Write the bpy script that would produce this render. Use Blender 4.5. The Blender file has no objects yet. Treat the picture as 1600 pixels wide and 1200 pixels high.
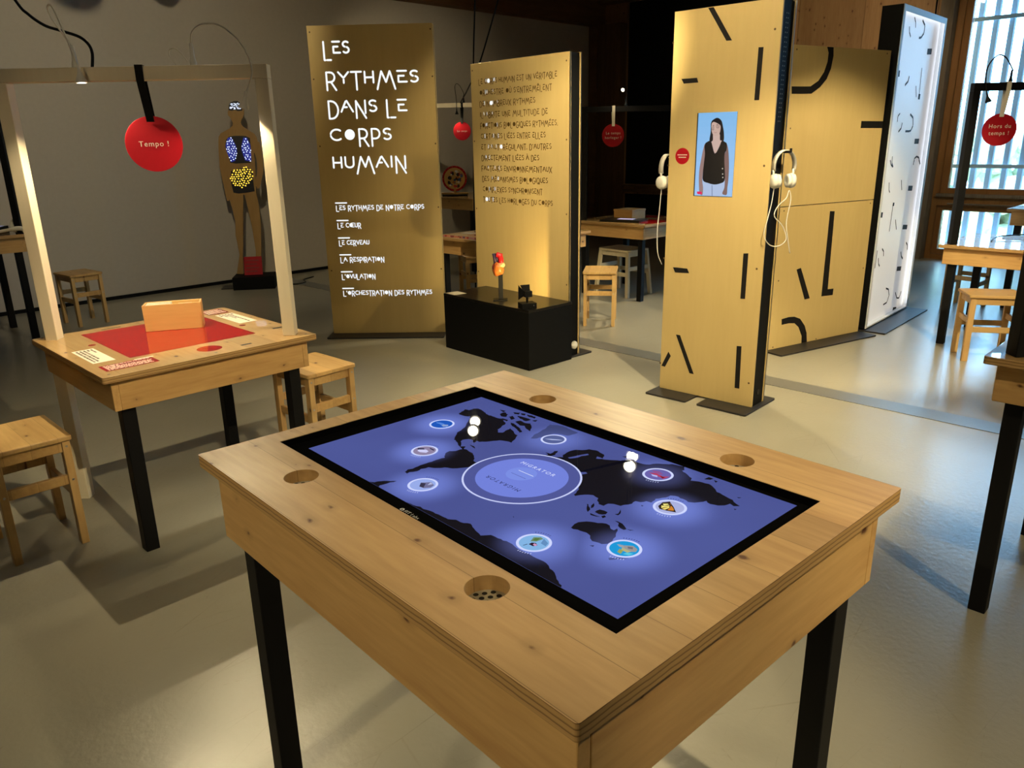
import bpy, bmesh, math, random
from mathutils import Vector, Matrix
from mathutils.geometry import tessellate_polygon
random.seed(7)
C = bpy.context.scene.collection
PI = math.pi
R2 = 2 ** -0.5

# ------------------------------------------------------------------ camera, world, lights, exposure
scene = bpy.context.scene
scene.view_settings.view_transform = 'Standard'
scene.view_settings.look = 'None'
scene.view_settings.exposure = 0.0
scene.view_settings.gamma = 1.0
scene.cycles.use_denoising = True
scene.cycles.sample_clamp_indirect = 6.0
scene.cycles.caustics_reflective = False
scene.cycles.caustics_refractive = False
scene.cycles.max_bounces = 8
scene.cycles.transparent_max_bounces = 12

cam_data = bpy.data.cameras.new('camera')
cam = bpy.data.objects.new('camera', cam_data)
C.objects.link(cam)
cam_data.sensor_fit = 'HORIZONTAL'
cam_data.sensor_width = 36.0
cam_data.lens = 36.0 * 1204.0 / 1600.0
cam_data.clip_start = 0.02
_p, _r = math.radians(17.52), math.radians(-1.1)
_fw = Vector((0, math.cos(_p), -math.sin(_p)))
_up = Vector((0, math.sin(_p), math.cos(_p)))
_rt = Vector((1, 0, 0))
_rt2 = _rt * math.cos(_r) + _up * math.sin(_r)
_up2 = -_rt * math.sin(_r) + _up * math.cos(_r)
cam.matrix_world = Matrix((( _rt2.x, _up2.x, -_fw.x, 0.0), (_rt2.y, _up2.y, -_fw.y, 0.0), (_rt2.z, _up2.z, -_fw.z, 1.48), (0, 0, 0, 1)))
scene.camera = cam

world = bpy.data.worlds.new('daylight')
scene.world = world
world.use_nodes = True
_bg = world.node_tree.nodes['Background']
_bg.inputs[0].default_value = (0.30, 0.62, 1.0, 1)
_bg.inputs[1].default_value = 19.0

_sd = bpy.data.lights.new('sun', 'SUN'); _sd.energy = 9.0; _sd.angle = 0.01; _sd.color = (1.0, 0.96, 0.9)
_so = bpy.data.objects.new('sun', _sd); C.objects.link(_so)
_so.rotation_euler = Vector((0.40, 0.40, -0.80)).to_track_quat('-Z', 'Y').to_euler()      # falls on the garden side, over the roof
WARM = (1.0, 0.83, 0.50)
def spot(name, loc, target, power, angle, blend=0.4, radius=0.03, color=WARM):
    d = bpy.data.lights.new(name, 'SPOT')
    d.energy = power; d.spot_size = math.radians(angle); d.spot_blend = blend
    d.shadow_soft_size = radius; d.color = color
    o = bpy.data.objects.new(name, d); C.objects.link(o)
    o.location = loc
    o.rotation_euler = (Vector(target) - Vector(loc)).to_track_quat('-Z', 'Y').to_euler()
    return o
def area(name, loc, target, power, sx, sy, color):
    d = bpy.data.lights.new(name, 'AREA')
    d.shape = 'RECTANGLE'; d.size = sx; d.size_y = sy; d.energy = power; d.color = color
    o = bpy.data.objects.new(name, d); C.objects.link(o)
    o.location = loc
    o.rotation_euler = (Vector(target) - Vector(loc)).to_track_quat('-Z', 'Y').to_euler()
    return o
# (name, position of the inferred or added ceiling spotlight, aim, watts, cone, blend, colour)
REFLECTED_AND_ADDED_SPOTS = [  # a few read off reflections and glints; most added unseen to brighten areas
    ((-0.40, 7.20, 2.95), (0.3, 2.6, 0.0), 96, 52, 0.5, WARM),
    ((-0.39, 7.47, 2.95), (0.3, 2.6, 0.0), 18, 40, 0.5, WARM),
    ((1.08, 6.48, 2.95), (0.9, 2.8, 0.0), 18, 40, 0.5, WARM),
    ((1.02, 6.25, 2.95), (0.9, 2.8, 0.0), 231, 56, 0.5, WARM),
    ((-2.48, 6.45, 2.95), (-0.6, 1.5, 0.6), 110, 40, 0.5, WARM),
    ((-2.16, 5.20, 2.95), (-0.7, 1.75, 0.0), 60, 40, 0.5, WARM),
    ((-1.60, 1.20, 2.95), (1.05, 4.35, 1.65), 170, 46, 0.5, WARM),
    ((0.90, 3.10, 2.95), (0.40, 5.43, 1.25), 600, 29, 0.8, WARM),
    ((0.15, 3.20, 2.95), (1.00, 4.35, 1.85), 76, 50, 0.7, WARM),
    ((2.70, 2.60, 2.95), (2.35, 5.5, 0.5), 560, 44, 0.5, WARM),
    ((0.60, 2.60, 2.95), (2.3, 5.5, 1.4), 40, 42, 0.5, WARM),
    ((1.60, 0.20, 2.95), (0.45, 1.4, 0.85), 165, 38, 0.6, WARM),
    ((1.20, -0.20, 2.95), (-1.15, 2.95, 0.70), 430, 21, 0.6, WARM),
    ((-1.50, 4.20, 2.95), (-3.6, 8.0, 1.6), 180, 75, 0.8, WARM),
    ((1.30, 2.60, 2.95), (0.9, 4.0, 0.0), 440, 60, 0.6, WARM),
    ((2.60, 2.20, 2.95), (1.9, 3.6, 0.0), 80, 60, 0.6, WARM),
    ((2.00, 6.90, 2.95), (0.7, 6.4, 0.2), 215, 60, 0.6, WARM),
    ((-1.40, -0.90, 2.95), (-1.45, 3.1, 1.35), 60, 20, 0.7, WARM),
    ((4.20, 6.30, 2.95), (5.4, 9.4, 1.3), 110, 62, 0.8, WARM),
    ((3.30, 8.30, 3.20), (4.1, 10.7, 2.4), 96, 80, 0.8, WARM),
    ((-2.60, 1.60, 2.95), (-2.1, 3.0, 0.0), 12, 60, 0.6, WARM),
    ((2.20, -0.60, 2.95), (1.6, 2.1, 0.0), 230, 55, 0.6, WARM),
    ((-0.40, 3.00, 2.95), (-0.3, 4.5, 0.0), 128, 50, 0.6, WARM),
    ((-0.42, 7.78, 2.95), (-1.0, 9.9, 2.2), 60, 60, 0.8, WARM),
    ((0.10, 4.60, 2.95), (0.0, 6.6, 0.6), 74, 60, 0.6, WARM),
    ((2.50, 4.30, 2.95), (3.2, 5.3, 0.4), 40, 60, 0.6, WARM),
    ((-2.20, -0.60, 2.95), (-0.3, 1.0, 0.75), 190, 32, 0.6, WARM),
]

# ------------------------------------------------------------------ materials
MATS = {}
def lin(c):
    c = c / 255.0
    return c / 12.92 if c <= 0.04045 else ((c + 0.055) / 1.055) ** 2.4
def srgb(r, g, b): return (lin(r), lin(g), lin(b))
def new_mat(name):
    m = bpy.data.materials.new(name); m.use_nodes = True
    return m, m.node_tree.nodes, m.node_tree.links, m.node_tree.nodes['Principled BSDF']
def plain(name, col, rough=0.5, metal=0.0, spec=0.5, coat=0.0, bump=0.0, bscale=60.0, vary=0.06):
    m, n, l, b = new_mat(name)
    tc = n.new('ShaderNodeTexCoord'); no = n.new('ShaderNodeTexNoise'); no.inputs['Scale'].default_value = bscale
    no.inputs['Detail'].default_value = 4
    l.new(tc.outputs['Object'], no.inputs['Vector'])
    mx = n.new('ShaderNodeMix'); mx.data_type = 'RGBA'
    mx.inputs[6].default_value = (*[c * (1 - vary) for c in col], 1); mx.inputs[7].default_value = (*[min(1, c * (1 + vary)) for c in col], 1)
    l.new(no.outputs[0], mx.inputs[0]); l.new(mx.outputs[2], b.inputs['Base Color'])
    b.inputs['Roughness'].default_value = rough; b.inputs['Metallic'].default_value = metal
    b.inputs['Specular IOR Level'].default_value = spec; b.inputs['Coat Weight'].default_value = coat
    b.inputs['Coat Roughness'].default_value = 0.015; b.inputs['Coat IOR'].default_value = 1.85
    if bump:
        bp = n.new('ShaderNodeBump'); bp.inputs['Strength'].default_value = bump; bp.inputs['Distance'].default_value = 0.002
        l.new(no.outputs[0], bp.inputs['Height']); l.new(bp.outputs[0], b.inputs['Normal'])
    MATS[name] = m; return m
def wood(name, light, dark, axis='x', knots=True, rough=0.42, coat=0.0, knot_col=(0.10, 0.035, 0.012), boards=0.0, scale=1.0, spec=0.4, contrast=1.0, ksize=0.035, flat=None):
    m, n, l, b = new_mat(name)
    tc = n.new('ShaderNodeTexCoord'); oi = n.new('ShaderNodeObjectInfo')
    off = n.new('ShaderNodeVectorMath'); off.operation = 'ADD'
    mul = n.new('ShaderNodeMath'); mul.operation = 'MULTIPLY'; mul.inputs[1].default_value = 7.31
    l.new(oi.outputs['Random'], mul.inputs[0])
    l.new(tc.outputs['Object'], off.inputs[0]); l.new(mul.outputs[0], off.inputs[1])
    mp = n.new('ShaderNodeMapping')
    g = 0.10; s = [1.0, 1.0, 1.0]; s['xyz'.index(axis)] = g
    mp.inputs['Scale'].default_value = [v * scale for v in s]
    l.new(off.outputs[0], mp.inputs['Vector'])
    n1 = n.new('ShaderNodeTexNoise'); n1.inputs['Scale'].default_value = 9; n1.inputs['Detail'].default_value = 3; n1.inputs['Distortion'].default_value = 0.6
    n2 = n.new('ShaderNodeTexNoise'); n2.inputs['Scale'].default_value = 70; n2.inputs['Detail'].default_value = 5
    l.new(mp.outputs[0], n1.inputs['Vector']); l.new(mp.outputs[0], n2.inputs['Vector'])
    ad = n.new('ShaderNodeMath'); ad.operation = 'MULTIPLY_ADD'; ad.inputs[1].default_value = 0.55
    l.new(n1.outputs[0], ad.inputs[0])
    h = n.new('ShaderNodeMath'); h.operation = 'MULTIPLY'; h.inputs[1].default_value = 0.45
    l.new(n2.outputs[0], h.inputs[0]); l.new(h.outputs[0], ad.inputs[2])
    rp = n.new('ShaderNodeValToRGB')
    rp.color_ramp.elements[0].position = 0.5 - 0.2 / contrast; rp.color_ramp.elements[1].position = 0.5 + 0.2 / contrast
    rp.color_ramp.elements[0].color = (*dark, 1); rp.color_ramp.elements[1].color = (*light, 1)
    l.new(ad.outputs[0], rp.inputs[0])
    col = rp.outputs[0]
    if boards:
        sx = n.new('ShaderNodeSeparateXYZ'); l.new(tc.outputs['Object'], sx.inputs[0])
        ax = {'x': 1, 'y': 0, 'z': 0}[axis]
        sc_ = n.new('ShaderNodeMath'); sc_.operation = 'DIVIDE'; sc_.inputs[1].default_value = boards
        l.new(sx.outputs[ax], sc_.inputs[0])
        fl = n.new('ShaderNodeMath'); fl.operation = 'FLOOR'; l.new(sc_.outputs[0], fl.inputs[0])
        wn = n.new('ShaderNodeTexWhiteNoise'); wn.noise_dimensions = '1D'; l.new(fl.outputs[0], wn.inputs['W'])
        hv = n.new('ShaderNodeHueSaturation'); l.new(col, hv.inputs['Color'])
        mr = n.new('ShaderNodeMapRange'); mr.inputs[3].default_value = 0.82; mr.inputs[4].default_value = 1.12
        l.new(wn.outputs[0], mr.inputs[0]); l.new(mr.outputs[0], hv.inputs['Value']); col = hv.outputs[0]
        fr = n.new('ShaderNodeMath'); fr.operation = 'FRACT'; l.new(sc_.outputs[0], fr.inputs[0])
        lt = n.new('ShaderNodeMath'); lt.operation = 'LESS_THAN'; lt.inputs[1].default_value = 0.012
        l.new(fr.outputs[0], lt.inputs[0])
        mk = n.new('ShaderNodeMix'); mk.data_type = 'RGBA'; mk.inputs[7].default_value = (*[c * 0.45 for c in dark], 1)
        sm = n.new('ShaderNodeMath'); sm.operation = 'MULTIPLY'; sm.inputs[1].default_value = 0.7; l.new(lt.outputs[0], sm.inputs[0])
        l.new(sm.outputs[0], mk.inputs[0]); l.new(col, mk.inputs[6]); col = mk.outputs[2]
    if knots:
        mk_ = n.new('ShaderNodeMapping'); s = [1.0, 1.0, 1.0]; s['xyz'.index(axis)] = 0.6
        mk_.inputs['Scale'].default_value = s
        l.new(off.outputs[0], mk_.inputs['Vector'])
        ds = n.new('ShaderNodeTexNoise'); ds.inputs['Scale'].default_value = 40; l.new(off.outputs[0], ds.inputs['Vector'])
        dm = n.new('ShaderNodeMix'); dm.data_type = 'VECTOR'; dm.inputs[0].default_value = 0.012
        l.new(mk_.outputs[0], dm.inputs[4]); l.new(ds.outputs['Color'], dm.inputs[5])
        v = n.new('ShaderNodeTexVoronoi'); v.voronoi_dimensions = '2D'; v.inputs['Scale'].default_value = 9.0; v.inputs['Randomness'].default_value = 1.0
        sw = n.new('ShaderNodeSeparateXYZ'); cw = n.new('ShaderNodeCombineXYZ'); l.new(dm.outputs[1], sw.inputs[0])
        ia, ib = {'z': (0, 1), 'y': (0, 2), 'x': (1, 2)}[flat or 'z']
        l.new(sw.outputs[ia], cw.inputs[0]); l.new(sw.outputs[ib], cw.inputs[1]); l.new(cw.outputs[0], v.inputs['Vector'])
        sp = n.new('ShaderNodeSeparateColor'); l.new(v.outputs['Color'], sp.inputs[0])
        sz = n.new('ShaderNodeMapRange'); sz.inputs[1].default_value = 0.25; sz.inputs[2].default_value = 1.0; sz.inputs[3].default_value = 0.0; sz.inputs[4].default_value = ksize * 6.5 / 3.2
        l.new(sp.outputs[0], sz.inputs[0])
        df = n.new('ShaderNodeMath'); df.operation = 'SUBTRACT'; l.new(sz.outputs[0], df.inputs[0]); l.new(v.outputs['Distance'], df.inputs[1])
        k = n.new('ShaderNodeMapRange'); k.inputs[1].default_value = -0.012; k.inputs[2].default_value = 0.03; l.new(df.outputs[0], k.inputs[0])
        halo = n.new('ShaderNodeMapRange'); halo.inputs[1].default_value = -0.12; halo.inputs[2].default_value = 0.0; halo.inputs[4].default_value = 0.35; l.new(df.outputs[0], halo.inputs[0])
        big = n.new('ShaderNodeMath'); big.operation = 'GREATER_THAN'; big.inputs[1].default_value = 0.3; l.new(sp.outputs[0], big.inputs[0])
        hm = n.new('ShaderNodeMath'); hm.operation = 'MULTIPLY'; l.new(halo.outputs[0], hm.inputs[0]); l.new(big.outputs[0], hm.inputs[1])
        m1 = n.new('ShaderNodeMix'); m1.data_type = 'RGBA'; m1.inputs[7].default_value = (*[c * 0.6 for c in dark], 1)
        l.new(hm.outputs[0], m1.inputs[0]); l.new(col, m1.inputs[6])
        km = n.new('ShaderNodeMath'); km.operation = 'MULTIPLY'; l.new(k.outputs[0], km.inputs[0]); l.new(big.outputs[0], km.inputs[1])
        m2 = n.new('ShaderNodeMix'); m2.data_type = 'RGBA'; m2.inputs[7].default_value = (*knot_col, 1)
        l.new(km.outputs[0], m2.inputs[0]); l.new(m1.outputs[2], m2.inputs[6]); col = m2.outputs[2]
    l.new(col, b.inputs['Base Color'])
    b.inputs['Roughness'].default_value = rough; b.inputs['Specular IOR Level'].default_value = spec
    b.inputs['Coat Weight'].default_value = coat; b.inputs['Coat Roughness'].default_value = 0.015; b.inputs['Coat IOR'].default_value = 1.85
    bp = n.new('ShaderNodeBump'); bp.inputs['Strength'].default_value = 0.12; bp.inputs['Distance'].default_value = 0.001
    l.new(n2.outputs[0], bp.inputs['Height']); l.new(bp.outputs[0], b.inputs['Normal'])
    MATS[name] = m; return m
def glow(name, col, strength, base=(0.01, 0.01, 0.01)):
    m, n, l, b = new_mat(name)
    b.inputs['Base Color'].default_value = (*base, 1); b.inputs['Roughness'].default_value = 0.4
    b.inputs['Emission Color'].default_value = (*col, 1); b.inputs['Emission Strength'].default_value = strength
    MATS[name] = m; return m
def attr_mat(name, emit=0.0, rough=0.5, coat=0.0):
    m, n, l, b = new_mat(name)
    a = n.new('ShaderNodeAttribute'); a.attribute_name = 'Col'
    if emit:
        b.inputs['Base Color'].default_value = (0.01, 0.01, 0.01, 1)
        l.new(a.outputs['Color'], b.inputs['Emission Color']); b.inputs['Emission Strength'].default_value = emit
    else:
        l.new(a.outputs['Color'], b.inputs['Base Color'])
    b.inputs['Roughness'].default_value = rough; b.inputs['Coat Weight'].default_value = coat
    b.inputs['Coat Roughness'].default_value = 0.015
    MATS[name] = m; return m

PINE_L, PINE_D = (0.68, 0.43, 0.17), (0.46, 0.255, 0.085)
wood('pine_x', PINE_L, PINE_D, 'x', flat='y'); wood('pine_y', PINE_L, PINE_D, 'y', flat='x'); wood('pine_z', PINE_L, PINE_D, 'z', flat='y')
wood('pine_top', (0.60, 0.385, 0.17), (0.38, 0.22, 0.085), 'x', boards=0.11, rough=0.40, ksize=0.04, flat='z', spec=0.24)
wood('pine_gloss', (0.66, 0.43, 0.17), (0.50, 0.29, 0.10), 'x', boards=0.12, rough=0.4, coat=1.0, flat='z', spec=0.2)
wood('stool_x', (0.70, 0.46, 0.18), (0.53, 0.31, 0.11), 'x', boards=0.09, flat='z')
wood('stool_z', (0.66, 0.44, 0.18), (0.50, 0.30, 0.11), 'z', flat='y')
wood('white_stool', (0.62, 0.54, 0.38), (0.52, 0.44, 0.29), 'z', knots=False)
def ply_material():
    m, n, l, b = new_mat('ply_edge')
    tc = n.new('ShaderNodeTexCoord'); sx = n.new('ShaderNodeSeparateXYZ'); l.new(tc.outputs['Object'], sx.inputs[0])
    no = n.new('ShaderNodeTexNoise'); no.inputs['Scale'].default_value = 25; l.new(tc.outputs['Object'], no.inputs['Vector'])
    a = n.new('ShaderNodeMath'); a.operation = 'MULTIPLY_ADD'; a.inputs[1].default_value = 0.004; l.new(no.outputs[0], a.inputs[0]); l.new(sx.outputs[2], a.inputs[2])
    d = n.new('ShaderNodeMath'); d.operation = 'MULTIPLY'; d.inputs[1].default_value = 110.0; l.new(a.outputs[0], d.inputs[0])
    f = n.new('ShaderNodeMath'); f.operation = 'FRACT'; l.new(d.outputs[0], f.inputs[0])
    r = n.new('ShaderNodeValToRGB'); e = r.color_ramp.elements; e[0].position = 0.0; e[0].color = (0.50, 0.31, 0.12, 1); e[1].position = 1.0; e[1].color = (0.40, 0.235, 0.085, 1)
    k = e.new(0.62); k.color = (0.48, 0.29, 0.11, 1); k = e.new(0.70); k.color = (0.20, 0.105, 0.04, 1); k = e.new(0.82); k.color = (0.22, 0.12, 0.045, 1); k = e.new(0.9); k.color = (0.40, 0.235, 0.085, 1)
    l.new(f.outputs[0], r.inputs[0]); l.new(r.outputs[0], b.inputs['Base Color']); b.inputs['Roughness'].default_value = 0.55
    MATS['ply_edge'] = m
ply_material()
wood('birch', (0.59, 0.44, 0.185), (0.53, 0.385, 0.155), 'z', knots=False, rough=0.5, scale=0.6, contrast=0.8)
wood('box_wood', (0.72, 0.44, 0.16), (0.62, 0.35, 0.11), 'x', knots=False, rough=0.5)
wood('figure_wood', (0.42, 0.26, 0.10), (0.36, 0.21, 0.075), 'z', knots=False, rough=0.6)
wood('wall_wood', (0.36, 0.20, 0.085), (0.25, 0.125, 0.05), 'z', boards=0.84, rough=0.6, ksize=0.05, flat='y')
wood('beam_wood', (0.20, 0.10, 0.035), (0.13, 0.06, 0.02), 'x', rough=0.7, knots=False)
wood('post_wood', (0.17, 0.085, 0.03), (0.10, 0.045, 0.016), 'z', rough=0.7, ksize=0.02)
wood('grey_post', (0.24, 0.19, 0.145), (0.15, 0.115, 0.085), 'z', rough=0.8, ksize=0.02)
wood('frame_wood', (0.34, 0.16, 0.055), (0.25, 0.11, 0.035), 'z', rough=0.5, ksize=0.02)
wood('white_frame', (0.80, 0.70, 0.52), (0.74, 0.64, 0.46), 'z', knots=False, rough=0.5)
plain('black_steel', (0.007, 0.007, 0.008), 0.5, spec=0.15)
plain('black_paint', (0.006, 0.006, 0.006), 0.6, spec=0.12)
plain('black_gloss', (0.008, 0.007, 0.006), 0.28, spec=0.35)
plain('bezel_black', (0.003, 0.003, 0.003), 0.8, spec=0.0)
plain('black_ink', (0.010, 0.009, 0.009), 0.6, spec=0.2)
plain('black_strap', (0.012, 0.012, 0.012), 0.9, spec=0.1)
plain('white_strap', (0.72, 0.66, 0.55), 0.9, spec=0.1)
plain('plate_steel', (0.022, 0.020, 0.019), 0.5, spec=0.4, bump=0.2)
plain('plaster', (0.50, 0.46, 0.41), 0.85, spec=0.1, bump=0.05, bscale=25)
plain('ceiling_paint', (0.10, 0.07, 0.045), 0.9, spec=0.1)
plain('dark_wall', (0.06, 0.05, 0.04), 0.9, spec=0.1)
plain('white_plastic', (0.78, 0.74, 0.66), 0.35)
plain('red_disc', (0.40, 0.005, 0.014), 0.55, spec=0.2)
plain('red_print', (0.40, 0.007, 0.011), 0.6, spec=0.0, coat=1.0)
plain('white_print', (0.80, 0.72, 0.60), 0.6)
plain('paper', (0.78, 0.74, 0.62), 0.7)
plain('card', (0.74, 0.72, 0.60), 0.7, vary=0.2, bscale=200)
plain('ink', (0.09, 0.06, 0.04), 0.7)
plain('cable_white', (0.70, 0.66, 0.58), 0.5)
plain('steel', (0.45, 0.44, 0.42), 0.3, metal=1.0)
plain('panel_white', (0.80, 0.80, 0.80), 0.5)
plain('strip_steel', (0.30, 0.31, 0.30), 0.38, metal=0.6, bump=0.2, bscale=90)
plain('slat', (0.34, 0.42, 0.50), 0.6)
plain('screw_dark', (0.10, 0.06, 0.02), 0.5)
glow('lamp_white', (1.0, 0.90, 0.66), 22.0)
glow('led_lamp', (1.0, 0.92, 0.72), 25.0)
glow('letter_light', (0.86, 0.92, 1.0), 1.15)
glow('edge_led', (0.72, 0.84, 1.0), 2.6)
glow('light_face', (1.0, 0.93, 0.90), 0.25, (0.8, 0.8, 0.8))
attr_mat('display_picture', emit=1.0, rough=0.15)
attr_mat('map_picture', emit=1.0, rough=0.012)
attr_mat('print', rough=0.5)
attr_mat('print_gloss', rough=0.5, coat=1.0)

def floor_material():
    m, n, l, b = new_mat('concrete')
    tc = n.new('ShaderNodeTexCoord')
    n1 = n.new('ShaderNodeTexNoise'); n1.inputs['Scale'].default_value = 0.9; n1.inputs['Detail'].default_value = 3
    n2 = n.new('ShaderNodeTexNoise'); n2.inputs['Scale'].default_value = 3.2; n2.inputs['Detail'].default_value = 7; n2.inputs['Roughness'].default_value = 0.6
    n3 = n.new('ShaderNodeTexNoise'); n3.inputs['Scale'].default_value = 45; n3.inputs['Detail'].default_value = 6
    for t in (n1, n2, n3): l.new(tc.outputs['Object'], t.inputs['Vector'])
    a = n.new('ShaderNodeMath'); a.operation = 'MULTIPLY_ADD'; a.inputs[1].default_value = 0.5; l.new(n1.outputs[0], a.inputs[0])
    h = n.new('ShaderNodeMath'); h.operation = 'MULTIPLY'; h.inputs[1].default_value = 0.5; l.new(n2.outputs[0], h.inputs[0]); l.new(h.outputs[0], a.inputs[2])
    rp = n.new('ShaderNodeValToRGB'); rp.color_ramp.elements[0].position = 0.30; rp.color_ramp.elements[1].position = 0.70
    rp.color_ramp.elements[0].color = (0.340, 0.316, 0.250, 1); rp.color_ramp.elements[1].color = (0.372, 0.349, 0.278, 1)
    l.new(a.outputs[0], rp.inputs[0])
    col = rp.outputs[0]
    for k, ang in enumerate((0.4, 1.75, 2.6)):                       # hairline scratches
        mp = n.new('ShaderNodeMapping'); mp.inputs['Rotation'].default_value = (0, 0, ang); mp.inputs['Scale'].default_value = (0.7, 3.0, 1)
        l.new(tc.outputs['Object'], mp.inputs['Vector'])
        v = n.new('ShaderNodeTexVoronoi'); v.voronoi_dimensions = '2D'; v.feature = 'DISTANCE_TO_EDGE'; v.inputs['Scale'].default_value = 1.3 + 0.4 * k
        l.new(mp.outputs[0], v.inputs['Vector'])
        ln = n.new('ShaderNodeMapRange'); ln.inputs[1].default_value = 0.0; ln.inputs[2].default_value = 0.006; ln.inputs[3].default_value = 0.30; ln.inputs[4].default_value = 0.0
        l.new(v.outputs['Distance'], ln.inputs[0])
        gt = n.new('ShaderNodeMapRange'); gt.inputs[1].default_value = 0.50; gt.inputs[2].default_value = 0.66; l.new(n3.outputs[0] if k == 2 else n2.outputs[0], gt.inputs[0])
        ml = n.new('ShaderNodeMath'); ml.operation = 'MULTIPLY'; l.new(ln.outputs[0], ml.inputs[0]); l.new(gt.outputs[0], ml.inputs[1])
        mx = n.new('ShaderNodeMix'); mx.data_type = 'RGBA'; mx.inputs[7].default_value = (0.14, 0.115, 0.08, 1)
        l.new(ml.outputs[0], mx.inputs[0]); l.new(col, mx.inputs[6]); col = mx.outputs[2]
    l.new(col, b.inputs['Base Color'])
    b.inputs['Roughness'].default_value = 0.27
    b.inputs['Specular IOR Level'].default_value = 0.55
    ba = n.new('ShaderNodeMath'); ba.operation = 'ADD'; l.new(n2.outputs[0], ba.inputs[0]); l.new(n3.outputs[0], ba.inputs[1])
    bp = n.new('ShaderNodeBump'); bp.inputs['Strength'].default_value = 0.18; bp.inputs['Distance'].default_value = 0.005
    l.new(ba.outputs[0], bp.inputs['Height']); l.new(bp.outputs[0], b.inputs['Normal'])
    MATS['concrete'] = m
floor_material()
def glass_material():
    m = bpy.data.materials.new('window_glass'); m.use_nodes = True
    n, l = m.node_tree.nodes, m.node_tree.links; n.clear()
    o = n.new('ShaderNodeOutputMaterial'); t = n.new('ShaderNodeBsdfTransparent'); g = n.new('ShaderNodeBsdfGlossy')
    g.inputs['Roughness'].default_value = 0.02; t.inputs[0].default_value = (0.94, 0.97, 0.97, 1)
    f = n.new('ShaderNodeFresnel'); f.inputs[0].default_value = 1.45
    mx = n.new('ShaderNodeMixShader'); l.new(f.outputs[0], mx.inputs[0]); l.new(t.outputs[0], mx.inputs[1]); l.new(g.outputs[0], mx.inputs[2]); l.new(mx.outputs[0], o.inputs[0])
    MATS['window_glass'] = m
glass_material()
def leaf_material():
    m, n, l, b = new_mat('hedge_leaf')
    tc = n.new('ShaderNodeTexCoord'); no = n.new('ShaderNodeTexNoise'); no.inputs['Scale'].default_value = 9; no.inputs['Detail'].default_value = 6
    l.new(tc.outputs['Object'], no.inputs['Vector'])
    rp = n.new('ShaderNodeValToRGB'); rp.color_ramp.elements[0].position = 0.35; rp.color_ramp.elements[1].position = 0.6
    rp.color_ramp.elements[0].color = (0.34, 0.40, 0.24, 1); rp.color_ramp.elements[1].color = (0.70, 0.74, 0.58, 1)
    l.new(no.outputs[0], rp.inputs[0]); l.new(rp.outputs[0], b.inputs['Base Color']); b.inputs['Roughness'].default_value = 0.7
    MATS['hedge_leaf'] = m
leaf_material()
plain('grille', (0.26, 0.22, 0.15), 0.5)
plain('letter_brown', (0.105, 0.062, 0.018), 0.7, spec=0.1)
plain('heart_orange', (0.62, 0.16, 0.03), 0.35, vary=0.35, bscale=30)
plain('heart_cream', (0.75, 0.48, 0.22), 0.4, vary=0.2)
plain('heart_dark', (0.22, 0.03, 0.02), 0.4, vary=0.4)
plain('heart_red', (0.60, 0.015, 0.02), 0.3)
plain('heart_blue', (0.035, 0.02, 0.06), 0.35)
plain('organ_black', (0.008, 0.008, 0.016), 0.4)
glow('led_white', (0.72, 0.80, 1.0), 1.6)
glow('led_blue', (0.010, 0.018, 0.22), 1.0)
glow('led_yellow', (1.0, 0.66, 0.06), 1.5)
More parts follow.
